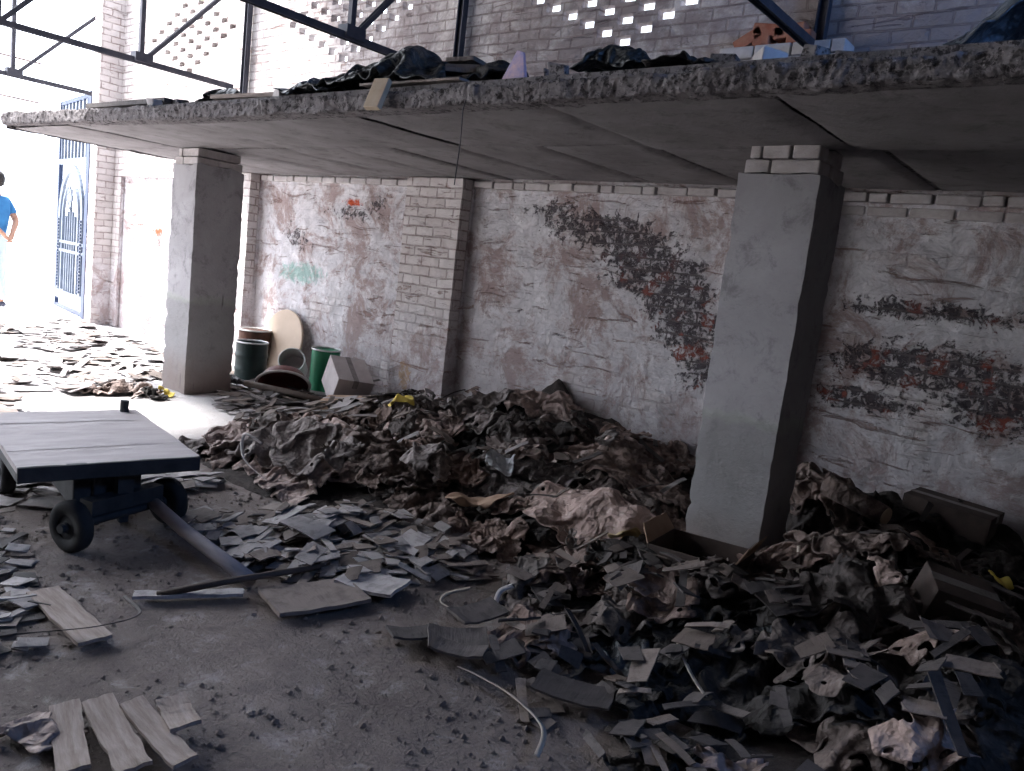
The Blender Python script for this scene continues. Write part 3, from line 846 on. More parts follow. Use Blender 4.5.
key = [
    (-3.16, 4.38, 0.5, .75, .5, 'sack_pale', 'brown sack standing up in a peak against the wall', .62, .05, (0.0, .1, .26, .22)),
    (-2.72, 4.32, 1.2, .5, .36, 'sack', 'small brown sack propped upright right of the peaked sack', .6, .05, (0.0, 0.1, .2, .2)),
    (-4.05, 4.25, 0.35, .72, .5, 'sack_pale', 'pale crumpled sack lying on the heap beside the brick pier', .68, .045, None),
    (-3.62, 4.05, 0.2, .8, .45, 'sack_pale', 'pale brown sack stretched flat in front of the back wall', .75, .035, None),
    (-3.05, 3.9, -0.4, .6, .45, 'sack', 'brown sack folded to a ridge below the peaked sack', .66, .05, (0, 0, .1, .2)),
    (-3.45, 3.5, 0.3, .8, .5, 'sack_pale', 'wrinkled light brown sack in the middle of the heap', .62, .04, None),
    (-3.9, 3.0, 0.6, .85, .55, 'sack', 'brown sack mounded up at the left middle of the heap', .62, .05, (0, 0, .12, .25)),
    (-3.55, 2.62, 0.15, 1.0, .5, 'sack_pale', 'long pale twisted sack along the front left edge of the heap', .62, .05, None),
    (-4.05, 2.55, -0.5, .6, .4, 'sack_pale', 'creased sack at the left tip of the heap', .6, .055, None),
    (-3.0, 2.85, 0.1, .9, .5, 'sack', 'brown sack sagging over the front edge of the heap', .66, .05, (0.1, .1, .1, .25)),
    (-2.62, 3.45, 0.3, .6, .42, 'sack_pale', 'light sack with tight wrinkles in the middle of the heap', .62, .05, None),
    (-2.9, 3.15, -0.2, .7, .45, 'sack', 'dull brown sack lying across the centre of the heap', .68, .045, None),
    (-2.2, 2.72, 0.5, .55, .42, 'sack', 'bulky brown sack left of the large flat sack', .6, .06, (0, 0, .14, .25)),
    (-1.90, 3.08, -0.25, 1.02, .5, 'sack_pale', 'large flat light brown sack left of the near pillar foot', .88, .012, (0, 0, .1, .5)),
    (-2.05, 3.85, 0.1, .85, .5, 'sack', 'reddish brown sack in the shade behind the large flat sack', .8, .03, None),
    (-1.1, 4.02, 0.2, .62, .42, 'sack', 'crinkled sack bundle on top of the heap right of the near pillar', .6, .05, (0, 0, .1, .3)),
    (-1.05, 3.05, 1.0, .75, .5, 'sack', 'crumpled brown sack just right of the near pillar foot', .62, .055, (0, 0, .1, .3)),
    (-0.55, 2.75, 0.5, .8, .5, 'sack', 'large brown sack draped over the middle of the right heap', .72, .04, (0, 0, .08, .3)),
    (-0.55, 3.45, -0.2, .7, .5, 'sack_dark', 'dark sack behind the pale cut wood block', .7, .04, None),
    (-1.05, 2.42, 0.2, .8, .42, 'polysheet', 'crumpled grey polythene sheet in front of the near pillar', .66, .05, None),
    (-0.35, 2.3, 0.8, .75, .5, 'sack', 'brown folded sack at the lower right of the dark heap', .68, .045, (0, 0, .06, .3)),
    (-0.75, 2.30, 0.2, .85, .55, 'sack_dark', 'wide dark sheet of sacking near the bottom of the right heap', .78, .03, (0.1, 0, .08, .3)),
    (-0.12, 2.62, 1.1, .9, .6, 'sack', 'big brown sack at the lower right frame edge', .74, .04, (0, 0, .1, .3)),
    (-0.75, 3.35, 0.9, .7, .5, 'sack', 'upright brown sack in the middle of the right heap', .66, .05, (0, 0, .16, .25)),
    (-1.5, 2.72, 0.3, .5, .35, 'sack', 'small torn sack in front of the opened carton', .6, .05, None),
]
for k, (x, y, r, L, W, mt, lab, sq, am, pk) in enumerate(key):
    P = settle(x, y, r, L, W, sq, am, 900 + k, nx=46, steps=44, peak=pk, lift=.03, crease=.016 if 'large flat' in lab else .042)
    tag(cloth_obj('sack', P, M[mt], 0.08, 50 + k), lab, 'polythene sheet' if mt == 'polysheet' else 'sack')

rs = random.Random(55)
for k in range(34):
    x, y = rs.uniform(-1.75, 0.1), rs.uniform(1.75, 2.9)
    if y < 1.75 + .6 * max(0, -1.05 - x) * 1.4: continue
    L = rs.uniform(.26, .42)
    P = settle(x, y, rs.uniform(0, 3.1), L, L * rs.uniform(.6, .8), .66, rs.uniform(.02, .04), 2500 + k, nx=18, steps=30, lift=.02)
    o = cloth_obj('torn_sheet', P, M[rs.choice(['sack_dark', 'sack_dark', 'sack'])], .05, k, .003)
    tn = {'sack': 'brown', 'sack_dark': 'sooty'}[o.data.materials[0]['tone']]
    wh_ = 'before the near pillar' if x < -1.15 else ('at the bottom frame edge' if y < 2.2 else 'at the foot of the right heap')
    tag(o, 'large crumpled %s torn sheet %s' % (tn, wh_), 'torn sheet', 'large %s torn sheets %s' % (tn, wh_))
# small crumpled paper and wrappers: light accents in the heaps
rs = random.Random(77)
cnt = 0
for k in range(110):
    A = rs.random() < .5
    if A: x, y = rs.uniform(-4.3, -1.6), rs.uniform(2.6, 4.4)
    else: x, y = rs.uniform(-1.9, 0.1), rs.uniform(1.9, 4.0)
    if (not A) and x < -1.1 and y > 3.0: continue
    if A and y < 2.5 + .3 * max(0, x + 3.4): continue
    L = rs.uniform(.14, .3)
    P = settle(x, y, rs.uniform(0, 3.1), L, L * rs.uniform(.5, .8), .6, rs.uniform(.015, .03), 2000 + k, nx=12, steps=26, lift=.01)
    o = cloth_obj('torn_sheet', P, M[rs.choice(['sack_pale', 'sack', 'sack_dark', 'sack'])], .06, k, .002)
    tn = {'sack_pale': 'pale', 'sack': 'brown', 'sack_dark': 'sooty'}[o.data.materials[0].get('tone', 'sack')]
    wh_ = (('at the left end of the middle heap' if x < -3.4 else 'in the middle of the middle heap' if x < -2.5 else 'in the middle heap beside the near pillar') if A
           else ('in front of the near pillar' if x < -1.0 else 'at the bottom of the right heap' if y < 2.6 else 'high on the right heap'))
    tag(o, 'small crumpled %s torn sheet %s' % (tn, wh_), 'torn sheet', 'small %s torn sheets %s' % (tn, wh_))
P = settle(-2.62, 3.3, .4, .16, .12, .7, .02, 3001, nx=12, steps=30); tag(cloth_obj('plastic_wrapper', P, M['white_poly']), 'small white plastic wrapper lying on the brown sacks', 'wrapper')
P = settle(-3.78, 3.62, .9, .2, .14, .6, .03, 3002, nx=12, steps=30); tag(cloth_obj('plastic_wrapper', P, M['yellow']), 'yellow plastic wrapper in the far part of the sack heap', 'wrapper')
P = settle(-0.28, 3.5, .9, .13, .05, .7, .01, 3003, nx=10, steps=30); tag(cloth_obj('plastic_wrapper', P, M['yellow']), 'narrow yellow wrapper on the dark heap at the far right', 'wrapper')
# bundle of rags by the foot of the left pillar
for k, (x, y, r, L, mt, lab) in enumerate([(-6.0, 2.95, .3, .55, 'sack_pale', 'pale crumpled bag against the foot of the far pillar'),
                                           (-6.12, 2.72, 1.2, .5, 'sack', 'brown crumpled bag at the front of the far pillar'),
                                           (-5.8, 2.98, .3, .3, 'sack_dark', 'dark crumpled bag beside the yellow wrapper')]):
    P = settle(x, y, r, L, L * .8, .5, .08, 3100 + k, nx=28, steps=40, peak=(0, 0, .14, .3)); tag(cloth_obj('crumpled_bag', P, M[mt]), lab, 'bag')
P = settle(-5.86, 3.1, .9, .14, .10, .6, .03, 3110, nx=10, steps=30); tag(cloth_obj('plastic_wrapper', P, M['yellow']), 'orange yellow wrapper at the foot of the far pillar', 'wrapper')

# ------------------------------------------------------------ flat cardboard scraps
protos = {}
def scrap_proto(kind, seed, mat):
    r = random.Random(seed); mb = MB()
    if kind == 'strip': L, W = r.uniform(.20, .32), r.uniform(.022, .05)
    elif kind == 'big': L, W = r.uniform(.19, .27), r.uniform(.10, .16)
    else: L, W = r.uniform(.09, .16), r.uniform(.055, .10)
    n = 8; m = 4
    bend = r.uniform(-.035, .05); tw = r.uniform(-.03, .03); sk = r.uniform(-.35, .35); tp = r.uniform(-.3, .3)
    torn = r.choice((0, 1, 1)); fold = r.choice((0, 0, 1)) * r.uniform(.1, .35); fu = r.uniform(.55, .8)
    def top(u, v):
        x = (u - .5) * L; y = (v - .5) * W * (1 + tp * (u - .5))
        x += sk * y
        if u == 1 and torn: x -= W * (0.35 * v + 0.22 * (nz(v * 9, seed, 1) + .5))
        if v == 1 and seed % 3 == 0: y -= W * 0.25 * (nz(u * 8, seed, 5) + .3)
        z = bend * (1 - (2 * u - 1) ** 2) * L + tw * (2 * u - 1) * (2 * v - 1) * W
        if u > fu: z += (u - fu) * L * fold
        return (x, y, z)
    mb.grid(top, n, m)
    me_o = mb.build('cardboard_scrap', mat, solid=0.0055, off=0)
    me_o.data.name = 'scrap_%s_%d' % (kind, seed)
    return me_o, L, W
for kk in ('small', 'big', 'strip'):
    for mt in ('scrap', 'scrap_brown', 'scrap_dark'):
        protos[kk, mt] = [scrap_proto(kk, 31 * i + len(kk), M[mt]) for i in range(5)]
rs = random.Random(3)
places = []


def poly_in(p, poly):
    x, y = p; c = False
    for i in range(len(poly)):
        x1, y1 = poly[i]; x2, y2 = poly[i - 1]
        if (y1 > y) != (y2 > y) and x < (x2 - x1) * (y - y1) / (y2 - y1) + x1: c = not c
    return c


zones = [  # polygon on the floor, count, kinds, materials, zone key
    ([(-10.6, 0.6), (-10.6, 4.3), (-6.6, 4.3), (-6.3, 2.9), (-5.6, 2.3), (-5.2, 1.2), (-6.0, 0.4)], 800, ('small', 'big', 'big', 'strip'), ('scrap', 'scrap', 'scrap_brown'), 'far'),
    ([(-5.6, .9), (-5.0, 1.9), (-3.9, 2.25), (-3.4, 1.9), (-3.6, 1.2), (-3.3, .5)], 230, ('small', 'big', 'strip', 'big'), ('scrap',), 'trolley'),
    ([(-3.75, 2.25), (-2.9, 2.3), (-2.4, 2.6), (-1.9, 2.45), (-2.15, 1.95), (-2.5, 1.75), (-3.3, 1.75), (-3.7, 2.1)], 300, ('small', 'small', 'big', 'strip'), ('scrap', 'scrap', 'scrap_brown'), 'mid'),
    ([(-1.95, 2.75), (-1.1, 2.75), (-0.2, 2.35), (-0.2, 1.7), (-1.05, 1.7), (-1.5, 1.95)], 140, ('small', 'small', 'strip', 'big'), ('scrap_dark', 'scrap_dark', 'scrap_brown'), 'right'),  # scraps darkened in colour to stand for the shade here
    ([(-4.1, 1.3), (-3.1, 1.15), (-2.45, 1.0), (-2.35, .75), (-3.2, .45), (-4.2, .7)], 150, ('small', 'small', 'strip'), ('scrap', 'scrap_brown', 'scrap_dark'), 'left'),
    ([(-6.2, 3.7), (-5.2, 4.3), (-4.1, 4.0), (-4.0, 3.2), (-4.6, 3.1), (-5.5, 3.3)], 190, ('small', 'strip', 'strip', 'big'), ('scrap_brown', 'scrap', 'scrap_dark'), 'drums'),
    ([(-4.2, 2.6), (-4.0, 4.4), (-1.7, 4.4), (-1.6, 3.0), (-2.6, 2.8)], 28, ('small', 'strip'), ('scrap_brown', 'scrap_dark', 'scrap'), 'heap'),
    ([(-1.1, 2.3), (-1.1, 4.5), (0.3, 4.5), (0.3, 2.0)], 30, ('small', 'strip'), ('scrap_dark', 'scrap_dark', 'scrap_brown'), 'rheap'),
]
far_H = {}
for poly, cnt, kinds, mats, zk in zones:
    x0 = min(p[0] for p in poly); x1 = max(p[0] for p in poly); y0 = min(p[1] for p in poly); y1 = max(p[1] for p in poly)
    made = 0; tries = 0
    while made < cnt and tries < 20000:
        tries += 1
        x = rs.uniform(x0, x1); y = rs.uniform(y0, y1)
        if not poly_in((x, y), poly): continue
        if zk not in ('heap', 'rheap', 'right', 'drums') and nz(x, y, 2, 1.6) < -0.28: continue
        if any(a - .06 < x < b + .06 and c - .06 < y < d + .06 for a, b, c, d in PILL): continue
        kd = rs.choice(kinds); mt = rs.choice(mats); pi = rs.randrange(5)
        _, L, W = protos[kd, mt][pi]
        sc = rs.uniform(.65, 1.15) * (1.15 if zk == 'far' else (.62 if zk == 'right' else .78 if zk == 'mid' else .75 if zk in ('left', 'heap', 'rheap') else 1.0))
        rz = rs.uniform(0, 6.28)
        # rest on whatever lies below: sample the corners
        c, s = math.cos(rz), math.sin(rz); pts = []
        for a, b in ((-.42, -.42), (.42, -.42), (.42, .42), (-.42, .42), (0, 0)):
            qx = x + (a * L * c - b * W * s) * sc; qy = y + (a * L * s + b * W * c) * sc
            inside = HX0 < qx < gx[-1] - HC and HY0 < qy < gy[-1] - HC
            g = ground_z(qx, qy) + 0.003
            if inside: hh = max(hz1(qx, qy), g)
            else: hh = max(far_H.get((round(qx * 12), round(qy * 12)), 0), g)
            pts.append(Vector((qx, qy, hh)))
        n = (pts[2] - pts[0]).cross(pts[3] - pts[1]).normalized()
        if n.z < 0: n = -n
        if n.z < .75: continue
        if zk in ('heap', 'rheap'): n = (n + Vector((rs.uniform(-.35, .35), rs.uniform(-.45, .2), 0))).normalized()
        else: n = (n + Vector((rs.uniform(-.07, .07), rs.uniform(-.07, .07), 0))).normalized()
        z = max(sum(p.z for p in pts[:4]) / 4, pts[4].z) + 0.004
        for p in pts:
            if HX0 < p.x < gx[-1] - HC and HY0 < p.y < gy[-1] - HC:
                raise_field(np.array([p.x]), np.array([p.y]), np.array([z + .006]), 2)
            else: far_H[round(p.x * 12), round(p.y * 12)] = z + 0.007
        qn = n.to_track_quat('Z', 'Y') @ Matrix.Rotation(rz, 3, 'Z').to_quaternion()
        v = in_frame((x, y, z), 20)
        size = (L * W * sc * sc) * (n.dot((EYE - Vector((x, y, z))).normalized())) / (v[2] ** 2) if v else 0
        hidden = zk in ('heap', 'rheap')
        places.append([size * (1 if not hidden else .9), zk, kd, mt, pi, Vector((x, y, z)), qn, sc])
        made += 1
places.sort(key=lambda p: -p[0])
SL = {'far': ('flat pale grey cardboard scrap on the bright floor beyond the trolley', 'scraps on the bright far floor'),
      'trolley': ('flat grey cardboard scrap on the floor around the trolley', 'scraps around the trolley'),
      'mid': ('flat grey cardboard scrap on the floor before the long sack heap', 'scraps before the long heap'),
      'right': ('dark cardboard scrap in the litter at lower right', 'scraps at lower right'),
      'left': ('small cardboard scrap on the dirt at the lower left', 'scraps at lower left'),
      'drums': ('brownish cardboard scrap littering the floor before the drums', 'scraps before the drums'),
      'heap': ('brown cardboard scrap lying among the sacks between the pillars', 'scraps in the middle heap'),
      'rheap': ('dark cardboard scrap lying on the dark heap on the right', 'scraps in the right heap')}
SL2 = {'far': lambda x, y: 'on the bright floor beyond the trolley' if y < 2.6 else 'on the bright floor left of the far pillar',
       'trolley': lambda x, y: 'on the floor behind the trolley',
       'mid': lambda x, y: 'between the trolley and the sack heap' if x < -2.9 else ('by the end of the round pole' if x < -2.3 else 'before the large flat sheet of the heap'),
       'right': lambda x, y: 'in the litter before the near pillar' if x < -1.15 else ('in the litter at the bottom edge' if y < 2.1 else 'in the litter below the right heap'),
       'left': lambda x, y: 'on the dirt at the left frame edge' if x < -3.0 else 'beside the wide grey plank',
       'drums': lambda x, y: 'before the drums' if x < -5.1 else 'before the brick pier',
       'heap': lambda x, y: 'among the sacks between the pillars', 'rheap': lambda x, y: 'on the dark heap at right'}
rest = {}
for k, (size, zk, kd, mt, pi, loc, qn, sc) in enumerate(places):
    po, L, W = protos[kd, mt][pi]
    if k < 298:
        o = bpy.data.objects.new('cardboard_scrap', po.data); COL.objects.link(o)
        md = o.modifiers.new('solid', 'SOLIDIFY'); md.thickness = .0055; md.offset = 0
        o.location = loc; o.rotation_mode = 'QUATERNION'; o.rotation_quaternion = qn; o.scale = (sc, sc, sc)
        shp = {'strip': 'narrow strip', 'big': 'wide piece', 'small': 'small piece'}[kd]; tone = {'scrap': 'grey', 'scrap_brown': 'brownish', 'scrap_dark': 'sooty'}[mt]
        where = SL2[zk](loc.x, loc.y)
        tag(o, '%s %s of cardboard %s' % (tone, shp, where), 'cardboard scrap', '%s cardboard %ss %s' % (tone, shp, where))
    else:
        Mx = Matrix.Translation(loc) @ qn.to_matrix().to_4x4() @ Matrix.Scale(sc, 4)
        r = rest.setdefault(0, MB()); mi = {'scrap': 0, 'scrap_brown': 1, 'scrap_dark': 2}[mt]
        r.add([Mx @ v.co for v in po.data.vertices], [tuple(p.vertices) for p in po.data.polygons], mi)
for k in protos:
    for po, _, _ in protos[k]: bpy.data.objects.remove(po)
tag(rest[0].build('cardboard_litter', [M['scrap'], M['scrap_brown'], M['scrap_dark']], solid=.0055, off=0), 'countless smaller bits of torn cardboard littering the floor', 'cardboard litter', kind='stuff')

# gravel and crumbs on the bare dirt
mb = MB(); rs = random.Random(8)
for k in range(5200):
    t_ = rs.random()
    x = rs.uniform(-3.6, -0.4); y = rs.uniform(.5, 2.7)
    if nz(x, y, 6, 2.2) < rs.uniform(-.5, .35): continue
    r = rs.choice([.003, .004, .005, .006, .011]) * rs.uniform(.6, 1.3)
    z = ground_z(x, y) + r * .3
    vs = [(x + r * rs.uniform(.7, 1.3), y, z), (x - r * rs.uniform(.7, 1.3), y, z), (x, y + r * rs.uniform(.7, 1.4), z), (x, y - r * rs.uniform(.7, 1.4), z),
          (x + rs.uniform(-r, r) * .3, y, z + r * rs.uniform(.5, .9)), (x, y, z - r * .5)]
    mb.add(vs, [(0, 2, 4), (2, 1, 4), (1, 3, 4), (3, 0, 4), (2, 0, 5), (1, 2, 5), (3, 1, 5), (0, 3, 5)], 0)
tag(mb.build('gravel', M['floor']), 'loose gravel and crumbs scattered on the bare dirt floor', 'gravel', kind='stuff')

# ------------------------------------------------------------ platform trolley
TA = math.radians(79.5)
tr = empty('platform_trolley', (-3.57, 1.53, 0.0), TA)      # local x runs along its front edge, y away from the camera
tag(tr, 'low grey wooden platform trolley on dark wheels, standing on the littered floor at left', 'trolley')
mb = MB()
rs = random.Random(2)
w0 = -0.48
for i in range(4):
    ww = 0.24
    mb.grid(lambda u, v: (-.335 + .67 * u, w0 + .0006 + (ww - .0012) * v, .347 + .003 * nz(u * 5, v * 3, i) + .002 * (i % 2)), 12, 5)
    mb.b2(-.335, .335, w0 + .002, w0 + ww - .002, .322, .345)
    w0 += ww
mb.build('deck_board', M['board'], tr)
mb = MB(); mb.b2(-.335, .335, -.49, -.462, .285, .346); mb.b2(-.335, .335, .462, .49, .285, .342); mb.b2(-.335, -.31, -.46, .46, .285, .320); mb.b2(.31, .335, -.46, .46, .285, .320)
mb.build('rim_frame', M['darksteel'], tr, bevel=.004)
mb = MB(); mb.b2(-.12, .14, -.36, .30, .12, .29); mb.b2(-.17, .19, -.40, .34, .26, .30); mb.b2(-.05, -.02, -.38, -.34, .05, .29); mb.b2(.05, .09, -.385, -.345, .05, .29)
mb.build('undercarriage', M['darksteel'], tr, bevel=.008)
for ax0, ax1 in (((-.15, -.50), (.27, -.30)), ((-.25, .33), (.25, .33))):
    p0 = Vector((*ax0, .103)); p1 = Vector((*ax1, .103)); dv = (p1 - p0).normalized()
    MB().tube([p0 - dv * .05, p1 + dv * .05], .018).build('axle_beam', M['darksteel'], tr)
    mb = MB(); mb.beam(p0 + dv * .06 + Vector((0, 0, .06)), p1 - dv * .06 + Vector((0, 0, .06)), .07, .06); mb.b2((p0.x + p1.x) / 2 - .03, (p0.x + p1.x) / 2 + .03, (p0.y + p1.y) / 2 - .03, (p0.y + p1.y) / 2 + .03, .15, .29)
    mb.build('axle_block', M['darksteel'], tr)
    for pc in (p0, p1):
        wh = MB(); Mx = Matrix.Translation(pc) @ dv.to_track_quat('Z', 'Y').to_matrix().to_4x4()
        wh.lathe([(.05, -.028), (.088, -.030), (.101, -.02), (.103, 0), (.101, .02), (.088, .030), (.05, .028)], 30, Mx, closed=True)
        wo = wh.build('wheel', M['rubber'], tr, smooth=True)
        hb = MB(); hb.lathe([(.001, -.034), (.02, -.034), (.022, -.022), (.052, -.018), (.052, .018), (.022, .022), (.02, .034), (.001, .034)], 20, Mx)
        hb.build('hub', M['darksteel'], wo)
MB().tube([(.27, .43, .342), (.27, .44, .37), (.272, .44, .405)], [.022, .020, .021], 14).build('corner_post', M['darksteel'], tr)

tag(MB().tube([(-3.30, 1.66, .13), (-2.9, 1.64, .085), (-2.40, 1.63, .045)], [.026, .027, .028], 14).build('handle_pole', M['board'], smooth=True),
    'long grey round pole slanting from under the trolley to the floor', 'pole')
tag(MB().tube([(-2.50, 1.33, .030), (-2.38, 1.52, .075), (-2.33, 1.70, .08), (-2.38, 1.95, .035)], [.014, .013, .013, .010], 8).build('stick', M['carton_dark'], smooth=True),
    'dark stick lying across the end of the round pole', 'stick')


def board(name, c, L, W, T, rz, mat, label, cat, tilt=0.0, roll=0.0, seed=0, curve=0.0, group=None):
    mb = MB(); r = random.Random(seed)
    def edge(u, v, top):
        x = (u - .5) * L; y = (v - .5) * W
        if u in (0, 1): x += .014 * L * nz(v * 6, seed, 2) * 2
        if v in (0, 1): y += .012 * nz(u * 5, seed, 4) * (W / .3) ** .5
        return (x, y, T * top + curve * (2 * u - 1) ** 2 + .002 * nz(u * 8, v * 3, seed))
    mb.grid(lambda u, v: edge(u, v, 0), 16, 4)
    o = mb.build(name, mat, solid=T, off=0, bevel=0)
    o.location = c; o.rotation_euler = (roll, tilt, rz)
    return tag(o, label, cat, group)


board('plank', (-2.45, 1.42, .028), .36, .05, .012, math.radians(58), M['scrap'], 'thin pale plank on the dirt left of the pole end', 'plank', seed=1)
board('plank', (-2.53, 1.05, .026), .44, .10, .012, math.radians(-2), M['wood'], 'wide grey plank lying alone on the dirt at lower left', 'plank', seed=2)
board('cardboard_sheet', (-2.16, 1.74, .04), .34, .22, .014, math.radians(75), M['scrap_brown'], 'frayed layered fibre sheet beside the end of the round pole', 'sheet', seed=3, curve=.006)
board('cardboard_sheet', (-2.12, 1.98, .045), .24, .17, .012, math.radians(20), M['scrap'], 'frayed sheet right of the layered fibre sheet', 'sheet', seed=33, curve=.01)
board('cardboard_sheet', (-2.42, 2.52, .06), .42, .30, .008, math.radians(25), M['scrap'], 'large flat grey sheet in front of the long sack heap', 'sheet', seed=4)
for k, (x, y, L, W, rz, lab) in enumerate([(-1.87, .79, .30, .07, -18, 'leftmost grey board of the group at the bottom left corner'),
                                           (-1.80, .87, .34, .075, -10, 'middle grey board of the group at the bottom left corner'),
                                           (-1.73, .94, .32, .06, -4, 'narrow pale board right of the middle one at the bottom left corner'),
                                           (-1.76, 1.01, .15, .075, -14, 'short grey board on the right of the group at bottom left')]):
    board('plank', (x, y, .026 + .010 * k), L, W, .010, math.radians(rz), M['wood'], lab, 'plank', roll=.08, seed=10 + k, curve=.008)
P = settle(-1.95, .76, .3, .24, .13, .6, .02, 4001, nx=16, steps=26, lift=.0); tag(cloth_obj('torn_sheet', P, M['sack_pale']), 'crumpled pale paper at the left of the bottom left boards', 'paper')
for k, (x, y, L, W, rz, roll, lab) in enumerate([(-1.74, 1.84, .18, .12, 60, -.15, 'dark flat plate at the left of the pair on the open dirt'),
                                                (-1.60, 1.90, .20, .13, 45, .12, 'dark bent plate in the middle of the open dirt'),
                                                (-1.53, 1.83, .17, .10, 30, -.1, 'dark curled plate nearest the camera on the open dirt'),
                                                (-1.66, 2.06, .20, .11, 80, .1, 'dark plate behind the bent plate on the open dirt')]):
    board('cardboard_sheet', (x, y, .035 + .014 * k), L, W, .008, math.radians(rz), M['scrap_dark'], lab, 'sheet', roll=roll, seed=20 + k, curve=.012)
board('cardboard_sheet', (-1.37, 2.12, .05), .26, .12, .007, math.radians(40), M['scrap_dark'], 'long dark sheet right of the dark plates', 'sheet', roll=.05, seed=40, curve=.01)
board('cardboard_sheet', (-1.15, 1.93, .055), .24, .14, .007, math.radians(20), M['scrap_dark'], 'square dark sheet near the bottom centre litter', 'sheet', roll=-.05, seed=41, curve=.01)


def strap(pts, w, mat, label, name='plastic_strap', cat='strap', th=.003):
    # smooth the polyline, lay a flat band on it
    P = [Vector(p) for p in pts]; out = []
    for i in range(len(P) - 1):
        p0 = P[max(i - 1, 0)]; p1 = P[i]; p2 = P[i + 1]; p3 = P[min(i + 2, len(P) - 1)]
        for k in range(8):
            t = k / 8
            out.append(0.5 * ((2 * p1) + (-p0 + p2) * t + (2 * p0 - 5 * p1 + 4 * p2 - p3) * t * t + (-p0 + 3 * p1 - 3 * p2 + p3) * t ** 3))
    out.append(P[-1]); mb = MB(); vs = []
    for i, p in enumerate(out):
        d = (out[min(i + 1, len(out) - 1)] - out[max(i - 1, 0)]).normalized()
        s_ = d.cross(Vector((0, 0, 1))).normalized()
        s_ = (s_ + Vector((0, 0, .5))).normalized()
        vs += [p - s_ * w / 2, p + s_ * w / 2]
    mb.add(vs, [(2 * i, 2 * i + 1, 2 * i + 3, 2 * i + 2) for i in range(len(out) - 1)])
    return tag(mb.build(name, mat, smooth=True, solid=th), label, cat)


strap([(-1.50, 1.80, .03), (-1.42, 1.80, .035), (-1.28, 1.80, .03), (-1.12, 1.74, .03), (-1.05, 1.62, .03)], .016, M['strap'], 'flat pale strap running across the dirt at bottom centre')
strap([(-2.62, .82, .03), (-2.5, .78, .04), (-2.42, .9, .05), (-2.33, 1.06, .06), (-2.36, 1.2, .05), (-2.55, 1.24, .03)], .012, M['scrap_dark'], 'dark curved strap looping round the wide grey plank')
strap([(-3.0, .93, .03), (-2.85, .88, .06), (-2.72, .86, .04), (-2.6, .80, .03)], .016, M['strap'], 'short pale strap left of the wide grey plank')
strap([(-1.87, 2.26, .045), (-1.91, 2.17, .03), (-1.87, 2.10, .03), (-1.80, 2.09, .03)], .012, M['strap'], 'white curled strap hooked on the dirt before the near pillar')
strap([(-1.72, 2.33, .09), (-1.73, 2.27, .08), (-1.70, 2.21, .06)], .020, M['bone'], 'short white bent strip above the curled strap')
strap([(-1.0, 2.72, .20), (-.93, 2.80, .19), (-.88, 2.98, .22), (-.93, 3.12, .34)], .014, M['strap'], 'thin pale cord arching right of the opened carton')
strap([(-1.02, 2.32, .15), (-.92, 2.22, .12), (-.82, 2.12, .12)], .016, M['strap'], 'brownish stick on the sheets at lower right')
strap([(-3.55, 2.42, .22), (-3.62, 2.36, .26), (-3.52, 2.30, .16), (-3.36, 2.33, .08)], .016, M['bone'], 'pale looped cord at the left end of the long heap')


# ------------------------------------------------------------ cartons
def carton(name, c, dx, dy, dz, rot, mat, label, flaps=(), flapmat=None, tape=True, cat='box'):
    o = empty(name, c); o.rotation_euler = rot; tag(o, label, cat)
    t = .006; mb = MB()
    mb.b2(-dx / 2, dx / 2, -dy / 2, dy / 2, 0, t)
    mb.b2(-dx / 2, -dx / 2 + t, -dy / 2, dy / 2, t, dz); mb.b2(dx / 2 - t, dx / 2, -dy / 2, dy / 2, t, dz)
    mb.b2(-dx / 2 + t, dx / 2 - t, -dy / 2, -dy / 2 + t, t, dz); mb.b2(-dx / 2 + t, dx / 2 - t, dy / 2 - t, dy / 2, t, dz)
    if not flaps: mb.b2(-dx / 2, dx / 2, -dy / 2, -.001, dz - t, dz); mb.b2(-dx / 2, dx / 2, .001, dy / 2, dz - t, dz)
    mb.build('body', mat, o, bevel=.003)
    for side, ang, ln in flaps:
        f = MB()
        a = math.radians(ang)
        if side in ('l', 'r'):
            sx = -1 if side == 'l' else 1
            f.grid(lambda u, v: (sx * (dx / 2 + math.cos(a) * ln * v), (u - .5) * dy * (1 - .18 * v), dz + math.sin(a) * ln * v + .01 * v * nz(u * 3, v, 1)), 5, 4)
        else:
            sy = -1 if side == 'f' else 1
            f.grid(lambda u, v: ((u - .5) * dx * (1 - .1 * v), sy * (dy / 2 + math.cos(a) * ln * v), dz + math.sin(a) * ln * v), 5, 4)
        f.build('flap', flapmat or mat, o, solid=.005)
    if tape and not flaps:
        f = MB(); f.b2(-dx / 2 - .001, dx / 2 + .001, -.022, .022, dz, dz + .001)
        f.b2(dx / 2, dx / 2 + .001, -.022, .022, dz * .72, dz + .001); f.build('tape', M['scrap'], o)
    return o


carton('carton', (-1.26, 2.98, .06), .36, .26, .20, (0.04, -.03, .06), M['carton_dark'], 'opened dark carton at the foot of the near pillar with flaps up',
       [('l', 62, .08), ('r', 60, .09)], M['carton'])
carton('carton', (-5.10, 4.22, .10), .36, .30, .26, (-.12, .42, -.42), M['carton_grey'], 'pale grey carton tipped on its edge against the wall beside the green can')
carton('carton', (-.62, 4.42, .27), .40, .24, .13, (0.02, .05, -.1), M['carton_dark'], 'flat dark carton by the wall at the far right')
carton('carton', (-4.72, 3.95, .09), .36, .20, .07, (.1, -.12, .5), M['carton'], 'flattened brown carton with pale edge left of the sack heap')
carton('carton', (-.38, 3.02, .26), .22, .18, .16, (.25, .2, .5), M['carton_dark'], 'dark square carton half buried in the right heap')
P = settle(-1.58, 2.93, 1.2, .2, .1, .85, .02, 4020, nx=10, steps=20, peak=(0, 0, .1, .3))
